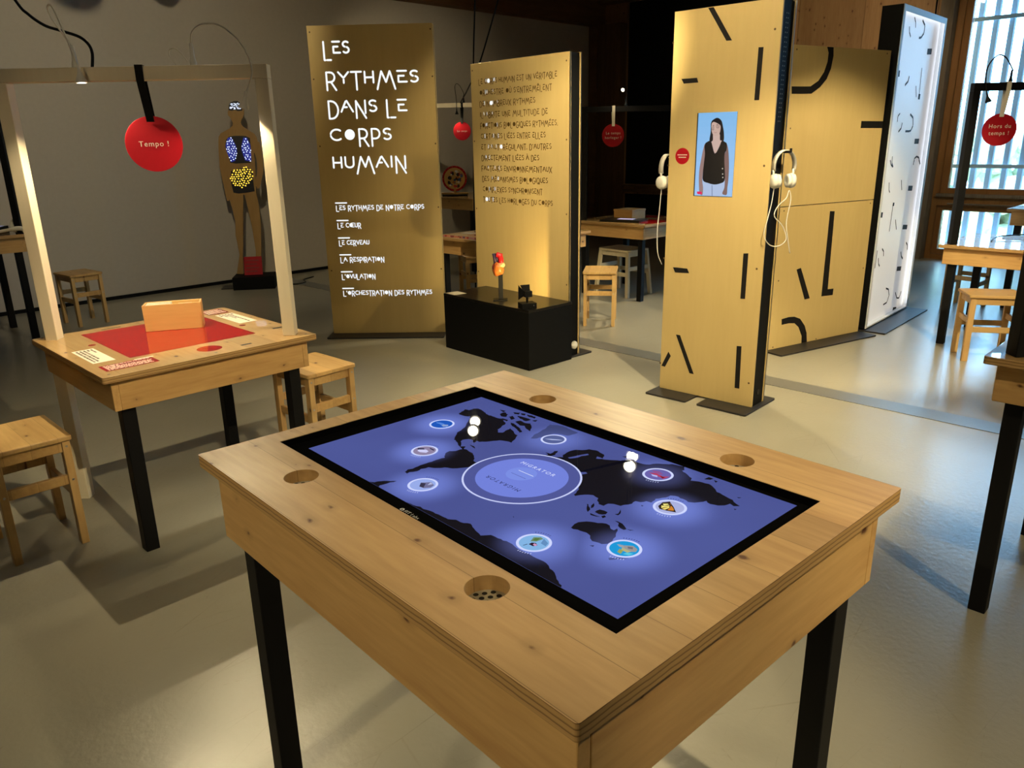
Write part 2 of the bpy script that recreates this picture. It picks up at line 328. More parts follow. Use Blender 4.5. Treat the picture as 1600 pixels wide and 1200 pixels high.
DATA = {'icons': {'bird': (-0.116, -0.168, 0.0304), 'butterfly': (0.283, 0.097, 0.0308), 'lobster': (0.179, 0.198, 0.0311), 'narwhal': (-0.103, 0.186, 0.0293), 'ring': (-0.005, -0.004, 0.1213), 'stork': (0.203, -0.171, 0.0304), 'swan': (-0.256, -0.061, 0.0297), 'turtle': (0.321, -0.078, 0.0293), 'whale': (-0.362, 0.068, 0.0304)},
 'lakes': [[(0.026, 0.092), (0.026, 0.101), (0.038, 0.1), (0.047, 0.094), (0.045, 0.085), (0.036, 0.086)], [(0.068, 0.077), (0.066, 0.085), (0.062, 0.098), (0.069, 0.105), (0.076, 0.102), (0.072, 0.092), (0.074, 0.078)], [(-0.009, 0.134), (-0.004, 0.147), (-0.0, 0.162), (0.007, 0.179), (0.013, 0.176), (0.006, 0.16), (0.004, 0.143), (-0.003, 0.132)]],
 'land': [[(-0.207, -0.001), (-0.2, 0.009), (-0.17, 0.005), (-0.146, -0.01), (-0.138, -0.02), (-0.119, -0.025), (-0.115, -0.042), (-0.121, -0.053), (-0.127, -0.062), (-0.137, -0.076), (-0.153, -0.085), (-0.162, -0.098), (-0.178, -0.108), (-0.178, -0.116), (-0.182, -0.125), (-0.178, -0.137), (-0.181, -0.145), (-0.185, -0.151), (-0.183, -0.159), (-0.193, -0.157), (-0.199, -0.146), (-0.195, -0.136), (-0.197, -0.121), (-0.198, -0.092), (-0.197, -0.068), (-0.194, -0.053), (-0.212, -0.038), (-0.216, -0.023), (-0.207, -0.012)], [(-0.394, 0.145), (-0.4, 0.165), (-0.406, 0.175), (-0.394, 0.178), (-0.394, 0.194), (-0.387, 0.202), (-0.374, 0.202), (-0.356, 0.196), (-0.336, 0.19), (-0.305, 0.19), (-0.288, 0.195), (-0.257, 0.179), (-0.245, 0.154), (-0.24, 0.138), (-0.225, 0.127), (-0.217, 0.134), (-0.222, 0.147), (-0.225, 0.165), (-0.207, 0.158), (-0.188, 0.147), (-0.18, 0.147), (-0.166, 0.126), (-0.156, 0.106), (-0.166, 0.106), (-0.176, 0.102), (-0.186, 0.097), (-0.193, 0.085), (-0.199, 0.073), (-0.211, 0.058), (-0.221, 0.059), (-0.216, 0.046), (-0.233, 0.055), (-0.242, 0.052), (-0.248, 0.039), (-0.243, 0.03), (-0.231, 0.022), (-0.22, 0.011), (-0.211, 0.019), (-0.205, 0.008), (-0.19, 0.003), (-0.204, 0.003), (-0.222, 0.01), (-0.244, 0.021), (-0.264, 0.027), (-0.277, 0.042), (-0.293, 0.059), (-0.298, 0.076), (-0.307, 0.094), (-0.331, 0.123), (-0.356, 0.152), (-0.367, 0.143), (-0.386, 0.141)], [(-0.317, 0.214), (-0.319, 0.231), (-0.3, 0.226), (-0.291, 0.21), (-0.302, 0.205)], [(-0.286, 0.215), (-0.285, 0.227), (-0.266, 0.218), (-0.266, 0.206)], [(-0.304, 0.246), (-0.288, 0.256), (-0.281, 0.244), (-0.292, 0.239)], [(-0.277, 0.236), (-0.255, 0.24), (-0.232, 0.239), (-0.234, 0.224), (-0.257, 0.226)], [(-0.25, 0.204), (-0.247, 0.217), (-0.227, 0.214), (-0.214, 0.221), (-0.195, 0.206), (-0.179, 0.184), (-0.195, 0.189), (-0.213, 0.2), (-0.223, 0.194)], [(-0.255, 0.192), (-0.242, 0.193), (-0.208, 0.181), (-0.188, 0.169), (-0.19, 0.161), (-0.217, 0.174), (-0.234, 0.178)], [(-0.266, 0.259), (-0.239, 0.262), (-0.232, 0.251), (-0.252, 0.25)], [(-0.291, 0.198), (-0.271, 0.2), (-0.266, 0.191), (-0.28, 0.191)], [(-0.284, 0.254), (-0.272, 0.26), (-0.266, 0.25), (-0.274, 0.247)], [(-0.227, 0.238), (-0.22, 0.25), (-0.215, 0.238)], [(-0.341, 0.235), (-0.324, 0.24), (-0.321, 0.229)], [(-0.214, 0.033), (-0.2, 0.033), (-0.187, 0.026), (-0.2, 0.028)], [(0.055, -0.068), (0.065, -0.058), (0.061, -0.068)], [(-0.062, 0.119), (-0.05, 0.122), (-0.054, 0.139), (-0.049, 0.145), (-0.038, 0.125), (-0.04, 0.115), (-0.047, 0.108), (-0.052, 0.117)], [(-0.061, 0.085), (-0.05, 0.093), (-0.054, 0.085)], [(0.108, -0.132), (0.11, -0.131), (0.112, -0.134)], [(0.069, 0.219), (0.075, 0.231), (0.078, 0.22)], [(-0.141, 0.184), (-0.139, 0.191), (-0.133, 0.182)],
          [(-0.052, 0.112), (-0.038, 0.113), (-0.027, 0.118), (-0.017, 0.128), (-0.026, 0.137), (-0.03, 0.157), (-0.027, 0.176), (-0.015, 0.186), (-0.008, 0.2), (0.013, 0.206), (0.035, 0.2), (0.047, 0.182), (0.031, 0.182), (0.037, 0.172), (0.058, 0.184), (0.081, 0.2), (0.101, 0.224), (0.082, 0.204), (0.1, 0.219), (0.116, 0.218), (0.131, 0.222), (0.147, 0.244), (0.167, 0.261), (0.182, 0.265), (0.193, 0.268), (0.203, 0.254), (0.201, 0.249), (0.236, 0.232), (0.241, 0.221), (0.256, 0.229), (0.275, 0.233), (0.298, 0.221), (0.306, 0.213), (0.326, 0.209), (0.333, 0.207), (0.346, 0.205), (0.358, 0.196), (0.369, 0.192), (0.361, 0.184), (0.351, 0.188), (0.348, 0.175), (0.34, 0.166), (0.326, 0.161), (0.314, 0.167), (0.308, 0.153), (0.303, 0.145), (0.293, 0.139), (0.28, 0.143), (0.261, 0.143), (0.254, 0.138), (0.253, 0.125), (0.243, 0.107), (0.247, 0.089), (0.237, 0.087), (0.232, 0.076), (0.223, 0.073), (0.225, 0.06), (0.216, 0.038), (0.202, 0.035), (0.194, 0.029), (0.194, 0.016), (0.183, 0.015), (0.171, 0.024), (0.166, 0.033), (0.151, 0.036), (0.137, 0.025), (0.129, 0.009), (0.123, 0.012), (0.115, 0.034), (0.102, 0.046), (0.093, 0.048), (0.092, 0.035), (0.078, 0.038), (0.063, 0.034), (0.076, -0.004), (0.075, -0.04), (0.064, -0.062), (0.052, -0.066), (0.022, -0.059), (0.002, -0.016), (0.002, 0.017), (-0.022, 0.061), (-0.051, 0.068), (-0.059, 0.085), (-0.045, 0.09), (-0.049, 0.101)], [(0.167, -0.0), (0.17, 0.001), (0.187, -0.013), (0.19, -0.023), (0.18, -0.015)], [(0.177, 0.001), (0.174, 0.012), (0.185, -0.002), (0.184, -0.008)], [(0.199, -0.014), (0.199, -0.0), (0.216, 0.002), (0.219, -0.007), (0.21, -0.015)], [(0.196, -0.023), (0.208, -0.023), (0.219, -0.021), (0.213, -0.025), (0.201, -0.028)], [(0.23, 0.005), (0.233, 0.011), (0.225, 0.027), (0.232, 0.02), (0.237, 0.006)], [(0.218, -0.018), (0.22, -0.011), (0.226, -0.014), (0.225, -0.022)], [(0.246, -0.014), (0.252, -0.012), (0.263, -0.013), (0.281, -0.024), (0.279, -0.029), (0.263, -0.025), (0.257, -0.016)], [(0.278, -0.023), (0.292, -0.017), (0.288, -0.023)], [(0.256, 0.245), (0.257, 0.26), (0.268, 0.26), (0.266, 0.251)], [(0.272, 0.255), (0.281, 0.255), (0.281, 0.247)], [(0.345, 0.22), (0.352, 0.225), (0.35, 0.219)], [(0.367, 0.175), (0.372, 0.177), (0.371, 0.172)], [(0.24, 0.067), (0.245, 0.069), (0.245, 0.064)], [(0.21, -0.088), (0.205, -0.074), (0.205, -0.064), (0.213, -0.052), (0.231, -0.042), (0.243, -0.033), (0.252, -0.034), (0.261, -0.042), (0.268, -0.042), (0.268, -0.033), (0.285, -0.057), (0.291, -0.073), (0.291, -0.086), (0.285, -0.093), (0.267, -0.097), (0.258, -0.092), (0.252, -0.085), (0.241, -0.082), (0.223, -0.085), (0.216, -0.089)], [(0.274, -0.111), (0.279, -0.105), (0.281, -0.11)], [(-0.332, -0.236), (-0.298, -0.236), (-0.265, -0.236), (-0.261, -0.236), (-0.252, -0.236), (-0.239, -0.236), (-0.22, -0.236), (-0.198, -0.236), (-0.205, -0.236), (-0.194, -0.23), (-0.189, -0.218), (-0.176, -0.204), (-0.167, -0.195), (-0.171, -0.215), (-0.174, -0.231), (-0.169, -0.236), (-0.213, -0.236), (-0.269, -0.236)], [(-0.093, -0.236), (-0.078, -0.236), (-0.07, -0.235), (-0.057, -0.234), (-0.041, -0.228), (-0.03, -0.23), (-0.014, -0.225), (0.0, -0.225), (0.016, -0.223), (0.034, -0.222), (0.046, -0.213), (0.059, -0.213), (0.076, -0.204), (0.094, -0.211), (0.106, -0.215), (0.121, -0.219), (0.132, -0.205), (0.139, -0.204), (0.149, -0.204), (0.161, -0.203), (0.173, -0.2), (0.188, -0.202), (0.21, -0.203), (0.223, -0.202), (0.234, -0.203), (0.249, -0.202), (0.263, -0.202), (0.272, -0.205), (0.279, -0.21), (0.293, -0.213), (0.308, -0.224), (0.326, -0.231), (0.329, -0.236), (0.324, -0.236), (0.299, -0.236), (0.249, -0.236), (0.175, -0.236), (0.119, -0.236), (0.057, -0.236)]],
 'les_corners': [(-0.0, -0.0), (0.915, -0.0), (0.943, 2.299), (-0.007, 2.303)],
 'les_list': [(0.102, 1.046), (0.19, 1.044), (0.106, 1.024), (0.117, 0.983), (0.788, 1.009), (0.101, 0.91), (0.109, 0.891), (0.288, 0.868), (0.102, 0.777), (0.104, 0.757), (0.343, 0.739), (0.104, 0.643), (0.106, 0.625), (0.452, 0.602), (0.104, 0.51), (0.105, 0.487), (0.372, 0.471), (0.105, 0.376), (0.108, 0.356), (0.817, 0.337)],
 'les_screws': [(0.013, 2.258), (0.903, 2.261), (0.017, 1.939), (0.906, 1.942), (0.022, 1.466), (0.908, 1.47), (0.91, 1.002), (0.026, 0.522), (0.916, 0.525)],
 'les_title': [(0.105, 2.191), (0.117, 2.063), (0.109, 1.984), (0.114, 1.862), (0.112, 1.785), (0.117, 1.661), (0.112, 1.584), (0.129, 1.502), (0.113, 1.384), (0.122, 1.303)],
 'les_title_right': [(0.3, 2.106), (0.796, 1.911), (0.699, 1.711), (0.57, 1.511), (0.67, 1.257)],
 'lit_corners': [(0.077, -0.015), (1.182, -0.062), (0.977, 2.34), (-0.063, 2.33)],
 'lit_marks': [([(0.049, 2.288), (0.074, 2.155)], 0.006), ([(0.322, 2.292), (0.364, 2.26), (0.38, 2.226)], 0.01), ([(0.237, 2.223), (0.258, 2.184), (0.298, 2.156)], 0.01), ([(0.517, 2.29), (0.591, 2.26), (0.595, 2.206), (0.545, 2.172), (0.491, 2.164)], 0.012), ([(0.745, 2.085), (0.858, 2.093)], 0.032), ([(0.113, 1.895), (0.174, 1.898)], 0.032), ([(0.4, 1.892), (0.392, 1.854), (0.329, 1.823)], 0.012), ([(0.676, 1.963), (0.715, 1.749)], 0.008), ([(0.595, 1.829), (0.645, 1.747)], 0.007), ([(0.695, 1.752), (0.743, 1.753)], 0.03), ([(0.313, 1.624), (0.273, 1.603), (0.277, 1.562)], 0.009), ([(0.397, 1.557), (0.391, 1.516), (0.335, 1.49)], 0.011), ([(0.559, 1.621), (0.644, 1.595), (0.675, 1.537), (0.64, 1.499), (0.598, 1.494), (0.503, 1.494)], 0.012), ([(0.777, 1.416), (0.895, 1.415)], 0.03), ([(0.129, 1.368), (0.135, 1.229)], 0.006), ([(0.279, 1.313), (0.292, 1.265), (0.333, 1.232)], 0.006), ([(0.845, 1.231), (0.848, 1.281), (0.9, 1.296), (0.966, 1.284), (1.032, 1.23)], 0.011), ([(0.133, 1.291), (0.135, 1.233)], 0.006), ([(0.242, 1.287), (0.275, 1.253), (0.327, 1.233)], 0.007), ([(0.292, 1.12), (0.316, 1.061), (0.343, 1.04)], 0.008), ([(0.588, 1.124), (0.64, 1.042)], 0.009), ([(0.804, 1.049), (0.92, 1.042)], 0.03), ([(0.167, 0.884), (0.25, 0.878)], 0.03), ([(0.469, 0.946), (0.474, 0.879), (0.477, 0.731)], 0.007), ([(0.462, 0.944), (0.502, 0.941)], 0.02), ([(0.594, 0.815), (0.655, 0.729)], 0.01), ([(0.819, 0.736), (0.947, 0.724)], 0.028), ([(0.359, 0.609), (0.408, 0.581), (0.423, 0.542)], 0.01), ([(0.299, 0.542), (0.322, 0.493), (0.358, 0.469)], 0.01), ([(0.246, 0.606), (0.247, 0.468)], 0.005), ([(0.988, 0.594), (1.037, 0.563), (1.055, 0.524)], 0.012), ([(0.877, 0.528), (0.909, 0.485), (0.964, 0.458)], 0.012), ([(0.837, 0.389), (0.957, 0.377)], 0.028), ([(0.169, 0.208), (0.245, 0.198)], 0.03), ([(0.615, 0.257), (0.692, 0.237), (0.735, 0.18), (0.696, 0.126), (0.606, 0.121)], 0.01), ([(0.901, 0.181), (0.968, 0.123), (1.038, 0.112), (1.071, 0.166)], 0.01), ([(0.901, 0.032), (1.0, 0.02)], 0.03), ([(0.839, 1.234), (0.856, 1.269)], 0.008), ([(0.977, 1.266), (1.029, 1.23)], 0.008)],
 'logo': [(-0.054, -0.264), (-0.005, -0.26)],
 'man_base': [(0.055, 0.13), (0.473, 0.145), (0.471, -0.004), (0.039, -0.025)],
 'man_belly': [(0.133, 1.231), (0.219, 1.251), (0.317, 1.256), (0.352, 1.219), (0.345, 1.153), (0.348, 1.015), (0.268, 1.004), (0.182, 0.997), (0.131, 1.008), (0.121, 1.081), (0.12, 1.159)],
 'man_belly_dots': [(0.133, 1.231), (0.22, 1.259), (0.318, 1.262), (0.354, 1.212), (0.341, 1.154), (0.284, 1.083), (0.222, 1.057), (0.159, 1.073), (0.122, 1.12), (0.119, 1.172)],
 'man_brain': [(0.184, 1.833), (0.19, 1.88), (0.213, 1.911), (0.243, 1.922), (0.281, 1.922), (0.309, 1.904), (0.322, 1.869), (0.319, 1.827), (0.273, 1.823), (0.251, 1.835), (0.212, 1.828)],
 'man_lungs': [(0.106, 1.47), (0.12, 1.542), (0.152, 1.572), (0.201, 1.581), (0.249, 1.581), (0.321, 1.579), (0.362, 1.556), (0.361, 1.465), (0.357, 1.452), (0.34, 1.308), (0.265, 1.306), (0.193, 1.303), (0.136, 1.313), (0.116, 1.457)],
 'man_outline': [(0.243, 1.924), (0.281, 1.923), (0.312, 1.904), (0.328, 1.864), (0.334, 1.827), (0.331, 1.794), (0.316, 1.761), (0.296, 1.733), (0.288, 1.71), (0.297, 1.681), (0.323, 1.657), (0.365, 1.628), (0.41, 1.599), (0.428, 1.565), (0.435, 1.521), (0.451, 1.515), (0.463, 1.424), (0.468, 1.321), (0.456, 1.203), (0.425, 1.112), (0.398, 1.046), (0.375, 1.044), (0.366, 1.074), (0.366, 1.133), (0.38, 1.153), (0.398, 1.218), (0.405, 1.309), (0.4, 1.374), (0.387, 1.413), (0.382, 1.283), (0.375, 1.153), (0.361, 1.008), (0.376, 0.82), (0.371, 0.657), (0.353, 0.466), (0.324, 0.188), (0.261, 0.134), (0.287, 0.385), (0.278, 0.633), (0.26, 0.824), (0.242, 0.978), (0.229, 0.985), (0.202, 0.799), (0.179, 0.582), (0.15, 0.363), (0.129, 0.14), (0.06, 0.144), (0.114, 0.351), (0.107, 0.448), (0.097, 0.558), (0.112, 0.707), (0.098, 0.842), (0.08, 0.943), (0.069, 0.923), (0.053, 0.93), (0.045, 0.99), (0.045, 1.043), (0.032, 1.149), (0.023, 1.279), (0.032, 1.42), (0.042, 1.522), (0.052, 1.576), (0.076, 1.609), (0.126, 1.634), (0.172, 1.655), (0.202, 1.683), (0.207, 1.711), (0.194, 1.754), (0.169, 1.787), (0.17, 1.81), (0.18, 1.833), (0.19, 1.88), (0.213, 1.91)],
 'man_sign': [(0.146, 0.356), (0.337, 0.362), (0.385, 0.149), (0.194, 0.137)],
 'mid_corners': [(0.002, -0.0), (1.013, -0.01), (0.997, 2.038), (0.012, 2.028)],
 'mid_marks': [[(0.334, 2.035), (0.397, 2.036), (0.404, 1.979), (0.391, 1.899), (0.358, 1.834), (0.301, 1.783), (0.221, 1.741), (0.032, 1.738), (0.026, 1.783), (0.206, 1.786), (0.279, 1.822), (0.327, 1.878), (0.352, 1.942), (0.354, 1.997)], [(0.77, 1.567), (1.041, 1.565), (1.047, 1.518), (0.77, 1.52)], [(0.534, 0.959), (0.583, 0.956), (0.597, 0.389), (0.662, 0.387), (0.66, 0.34), (0.535, 0.343)], [(0.237, 0.57), (0.28, 0.578), (0.407, 0.344), (0.352, 0.343)], [(0.128, 0.224), (0.202, 0.23), (0.261, 0.225), (0.324, 0.202), (0.381, 0.143), (0.41, 0.084), (0.423, -0.03), (0.365, -0.031), (0.36, 0.067), (0.316, 0.14), (0.268, 0.176), (0.208, 0.184), (0.133, 0.182)]],
 'mid_screws': [(0.045, 2.006), (0.968, 2.013), (0.048, 1.524), (0.055, 0.989), (0.979, 0.99), (0.06, 0.508), (0.985, 0.509), (0.061, 0.026), (0.525, 0.021)],
 'mid_seam': [(0.068, 1.013), (0.992, 1.021)],
 'migr': [(-0.054, 0.042), (0.031, 0.051), (0.035, -0.05), (-0.054, -0.052)],
 'pale_land': [[(-0.144, 0.154), (-0.155, 0.174), (-0.159, 0.196), (-0.164, 0.217), (-0.177, 0.248), (-0.147, 0.263), (-0.11, 0.257), (-0.093, 0.256), (-0.096, 0.226), (-0.114, 0.221), (-0.128, 0.212), (-0.131, 0.184), (-0.134, 0.164)], [(0.322, -0.119), (0.332, -0.107), (0.346, -0.095), (0.339, -0.107), (0.327, -0.123)]],
 'pan2_corners': [(0.995, 0.006), (1.006, 2.012), (0.001, 2.015), (-0.046, 0.27)],
 'pan2_first': [(0.088, 1.868), (0.09, 1.904)],
 'pan2_lines': [(0.088, 1.868), (0.88, 1.901), (0.097, 1.809), (0.831, 1.824), (0.093, 1.718), (0.685, 1.749), (0.094, 1.645), (0.793, 1.677), (0.093, 1.566), (0.886, 1.599), (0.098, 1.501), (0.77, 1.526), (0.099, 1.426), (0.826, 1.448), (0.098, 1.341), (0.707, 1.375), (0.094, 1.26), (0.841, 1.311), (0.098, 1.183), (0.79, 1.231), (0.103, 1.115), (0.737, 1.15), (0.102, 1.037), (0.847, 1.092)],
 'pan2_screws': [(-0.0, 1.968), (0.963, 1.961), (0.003, 1.481), (0.965, 1.48), (0.007, 0.993), (0.967, 1.0), (0.013, 0.511), (0.974, 0.521)],
 'person_corners': [(-0.002, -0.0), (0.603, 0.0), (0.577, 2.11), (-0.023, 2.128)],
 'person_dot': [(0.085, 1.381), (0.042, 1.382), (0.127, 1.381), (0.083, 1.427), (0.088, 1.336)],
 'person_marks': [[(0.197, 2.135), (0.228, 2.134), (0.342, 1.95), (0.311, 1.951)], [(0.49, 1.905), (0.516, 1.904), (0.513, 1.655), (0.487, 1.655)], [(0.058, 1.783), (0.152, 1.783), (0.161, 1.759), (0.074, 1.758)], [(0.057, 0.759), (0.15, 0.76), (0.163, 0.735), (0.073, 0.731)], [(0.488, 0.873), (0.516, 0.876), (0.516, 0.627), (0.489, 0.625)], [(0.098, 0.362), (0.125, 0.362), (0.228, 0.141), (0.201, 0.141)], [(0.052, 0.248), (0.069, 0.224), (0.032, 0.15), (0.008, 0.153)], [(0.488, 0.355), (0.516, 0.357), (0.521, 0.109), (0.493, 0.108)]],
 'person_screen': [(0.176, 1.172), (0.399, 1.17), (0.398, 1.604), (0.168, 1.602)],
 'person_screws': [(-0.003, 1.969), (0.569, 1.981), (-0.002, 1.331), (0.567, 1.332), (-0.005, 0.807), (0.57, 0.797), (-0.001, 0.168), (0.575, 0.152)],
 'woman': {'arml': [(0.22, 1.447), (0.211, 1.412), (0.202, 1.358), (0.195, 1.304), (0.196, 1.245), (0.204, 1.185), (0.222, 1.174), (0.224, 1.213), (0.217, 1.252), (0.218, 1.304), (0.223, 1.349), (0.226, 1.394)], 'armr': [(0.35, 1.443), (0.359, 1.419), (0.366, 1.376), (0.371, 1.323), (0.372, 1.261), (0.369, 1.217), (0.368, 1.181), (0.349, 1.18), (0.341, 1.189), (0.351, 1.216), (0.351, 1.261), (0.345, 1.323), (0.34, 1.376), (0.341, 1.393), (0.349, 1.411)], 'bag': [(0.188, 1.192), (0.215, 1.192), (0.218, 1.179), (0.192, 1.179)], 'face': [(0.254, 1.547), (0.263, 1.556), (0.278, 1.553), (0.296, 1.544), (0.307, 1.535), (0.308, 1.516), (0.304, 1.498), (0.293, 1.486), (0.28, 1.484), (0.267, 1.49), (0.259, 1.504), (0.254, 1.525)], 'fly': [(0.275, 1.226), (0.279, 1.226), (0.283, 1.176), (0.279, 1.174)], 'glasses': [(0.252, 1.53), (0.273, 1.527), (0.274, 1.535), (0.304, 1.538), (0.305, 1.529), (0.285, 1.526), (0.278, 1.525), (0.273, 1.517), (0.258, 1.517)], 'hair': [(0.249, 1.547), (0.255, 1.562), (0.272, 1.573), (0.287, 1.576), (0.302, 1.569), (0.313, 1.556), (0.322, 1.528), (0.329, 1.498), (0.331, 1.463), (0.32, 1.457), (0.289, 1.464), (0.262, 1.455), (0.247, 1.46), (0.248, 1.482), (0.251, 1.508)], 'mouth': [(0.267, 1.504), (0.282, 1.502), (0.289, 1.505), (0.282, 1.5)], 'neck': [(0.265, 1.49), (0.303, 1.496), (0.309, 1.463), (0.322, 1.457), (0.302, 1.42), (0.283, 1.391), (0.255, 1.442), (0.26, 1.455), (0.267, 1.464)], 'top': [(0.224, 1.449), (0.247, 1.46), (0.26, 1.451), (0.283, 1.394), (0.307, 1.429), (0.32, 1.459), (0.34, 1.452), (0.35, 1.443), (0.35, 1.411), (0.341, 1.393), (0.342, 1.354), (0.348, 1.305), (0.35, 1.254), (0.325, 1.238), (0.29, 1.232), (0.253, 1.239), (0.221, 1.252), (0.218, 1.295), (0.221, 1.34), (0.224, 1.394), (0.219, 1.429)], 'trousers': [(0.219, 1.252), (0.253, 1.239), (0.29, 1.232), (0.325, 1.238), (0.35, 1.254), (0.349, 1.216), (0.342, 1.189), (0.337, 1.172), (0.226, 1.172), (0.223, 1.213)]}}
# ------------------------------------------------------------------ builders
class MB:
    def __init__(s, M=None):
        s.v, s.f, s.mi, s.col, s.M = [], [], [], [], M
    def add(s, vs, fs, mi=0, col=None):
        o = len(s.v)
        for p in vs:
            p = Vector(p)
            s.v.append(tuple(s.M @ p) if s.M else tuple(p))
        for f in fs:
            s.f.append([o + i for i in f]); s.mi.append(mi); s.col.append(col)
        return s
    def box(s, x0, x1, y0, y1, z0, z1, mi=0, side=None, rot=0.0, M=None):
        vs = [(x, y, z) for z in (z0, z1) for y in (y0, y1) for x in (x0, x1)]
        if rot:
            cx, cy = (x0 + x1) / 2, (y0 + y1) / 2; c, q = math.cos(rot), math.sin(rot)
            vs = [(cx + (x - cx) * c - (y - cy) * q, cy + (x - cx) * q + (y - cy) * c, z) for x, y, z in vs]
        if M: vs = [tuple(M @ Vector(p)) for p in vs]
        s.add(vs, [(0, 2, 3, 1), (4, 5, 7, 6)], mi)
        s.add(vs, [(0, 1, 5, 4), (1, 3, 7, 5), (3, 2, 6, 7), (2, 0, 4, 6)], mi if side is None else side)
        return s
    def prism(s, poly, z0, z1, mi=0, side=None, plane='xy', col=None):
        # poly in the plane, extruded along the third axis
        f3 = {'xy': lambda a, b, c: (a, b, c), 'xz': lambda a, b, c: (a, c, b), 'yz': lambda a, b, c: (c, a, b)}[plane]
        n = len(poly)
        lo = [f3(a, b, z0) for a, b in poly]; hi = [f3(a, b, z1) for a, b in poly]
        s.add(lo, [tuple(range(n))], mi, col); s.add(hi, [tuple(range(n))], mi, col)
        s.add(lo + hi, [(i, (i + 1) % n, n + (i + 1) % n, n + i) for i in range(n)], mi if side is None else side, col)
        return s
    def flat(s, poly, z, mi=0, plane='xy', col=None):
        f3 = {'xy': lambda a, b, c: (a, b, c), 'xz': lambda a, b, c: (a, c, b), 'yz': lambda a, b, c: (c, a, b)}[plane]
        s.add([f3(a, b, z) for a, b in poly], [tuple(range(len(poly)))], mi, col)
        return s
    def disc(s, cx, cy, r, z, n=24, plane='xy', col=None, mi=0, ry=None):
        return s.flat([(cx + r * math.cos(2 * PI * i / n), cy + (ry or r) * math.sin(2 * PI * i / n)) for i in range(n)], z, mi, plane, col)
    def ring(s, cx, cy, r0, r1, z, n=40, plane='xy', col=None, mi=0, arc=(0, 2 * PI)):
        f3 = {'xy': lambda a, b, c: (a, b, c), 'xz': lambda a, b, c: (a, c, b)}[plane]
        vs = []
        for i in range(n + 1):
            t = arc[0] + (arc[1] - arc[0]) * i / n
            for r in (r0, r1): vs.append(f3(cx + r * math.cos(t), cy + r * math.sin(t), z))
        return s.add(vs, [(2 * i, 2 * i + 1, 2 * i + 3, 2 * i + 2) for i in range(n)], mi, col)
    def stroke(s, pts, w, z, plane='xz', mi=0, col=None, cap=True):
        f3 = {'xy': lambda a, b, c: (a, b, c), 'xz': lambda a, b, c: (a, c, b)}[plane]
        for (x0, y0), (x1, y1) in zip(pts, pts[1:]):
            d = math.hypot(x1 - x0, y1 - y0)
            if d < 1e-7: continue
            nx, ny = -(y1 - y0) / d * w / 2, (x1 - x0) / d * w / 2
            s.add([f3(x0 + nx, y0 + ny, z), f3(x0 - nx, y0 - ny, z), f3(x1 - nx, y1 - ny, z), f3(x1 + nx, y1 + ny, z)], [(0, 1, 2, 3)], mi, col)
        if cap:
            for x, y in pts: s.disc(x, y, w / 2, z, 8, plane, col, mi)
        return s
    def tube(s, pts, r, n=8, mi=0, caps=True):
        pts = [Vector(p) for p in pts]; k = len(pts)
        rr = r if isinstance(r, (list, tuple)) else [r] * k
        vs, up = [], None
        for i, p in enumerate(pts):
            t = (pts[min(i + 1, k - 1)] - pts[max(i - 1, 0)]).normalized()
            if up is None: up = Vector((0, 0, 1)) if abs(t.z) < 0.9 else Vector((1, 0, 0))
            a = t.cross(up).normalized(); up = a.cross(t).normalized()
            for j in range(n):
                q = 2 * PI * j / n
                vs.append(p + (a * math.cos(q) + up * math.sin(q)) * rr[i])
        fs = [(i * n + j, i * n + (j + 1) % n, (i + 1) * n + (j + 1) % n, (i + 1) * n + j) for i in range(k - 1) for j in range(n)]
        if caps: fs += [tuple(range(n))[::-1], tuple(range((k - 1) * n, k * n))]
        return s.add(vs, fs, mi)
    def lathe(s, prof, n=24, M=None, mi=0, caps=True):
        vs = [(r * math.cos(2 * PI * j / n), r * math.sin(2 * PI * j / n), z) for r, z in prof for j in range(n)]
        if M: vs = [tuple(M @ Vector(p)) for p in vs]
        k = len(prof)
        fs = [(i * n + j, i * n + (j + 1) % n, (i + 1) * n + (j + 1) % n, (i + 1) * n + j) for i in range(k - 1) for j in range(n)]
        if caps: fs += [tuple(range(n))[::-1], tuple(range((k - 1) * n, k * n))]
        return s.add(vs, fs, mi)
    def ball(s, c, r, nu=16, nv=10, sc=(1, 1, 1), fn=None, mi=0):
        vs, fs = [], []
        for i in range(nv + 1):
            th = PI * i / nv
            for j in range(nu):
                ph = 2 * PI * j / nu
                d = Vector((math.sin(th) * math.cos(ph), math.sin(th) * math.sin(ph), math.cos(th)))
                q = r * (fn(d) if fn else 1.0)
                vs.append((c[0] + d.x * q * sc[0], c[1] + d.y * q * sc[1], c[2] + d.z * q * sc[2]))
        for i in range(nv):
            for j in range(nu): fs.append((i * nu + j, (i + 1) * nu + j, (i + 1) * nu + (j + 1) % nu, i * nu + (j + 1) % nu))
        return s.add(vs, fs, mi)
    def build(s, name, mat, parent=None, bevel=0.0, smooth=False, seg=2):
        me = bpy.data.meshes.new(name)
        me.from_pydata(s.v, [], s.f)
        mats = mat if isinstance(mat, (list, tuple)) else [mat]
        for x in mats: me.materials.append(MATS[x])
        for p, mi in zip(me.polygons, s.mi): p.material_index = mi
        if any(c is not None for c in s.col):
            at = me.color_attributes.new('Col', 'FLOAT_COLOR', 'CORNER')
            for p, c in zip(me.polygons, s.col):
                c = c or (0.5, 0.5, 0.5)
                for li in p.loop_indices: at.data[li].color = (*c, 1)
        if bevel or smooth:
            bm = bmesh.new(); bm.from_mesh(me); bmesh.ops.remove_doubles(bm, verts=bm.verts, dist=1e-5)
            bmesh.ops.recalc_face_normals(bm, faces=bm.faces); bm.to_mesh(me); bm.free()
        if smooth:
            for p in me.polygons: p.use_smooth = True
        o = bpy.data.objects.new(name, me); C.objects.link(o)
        if parent: o.parent = parent
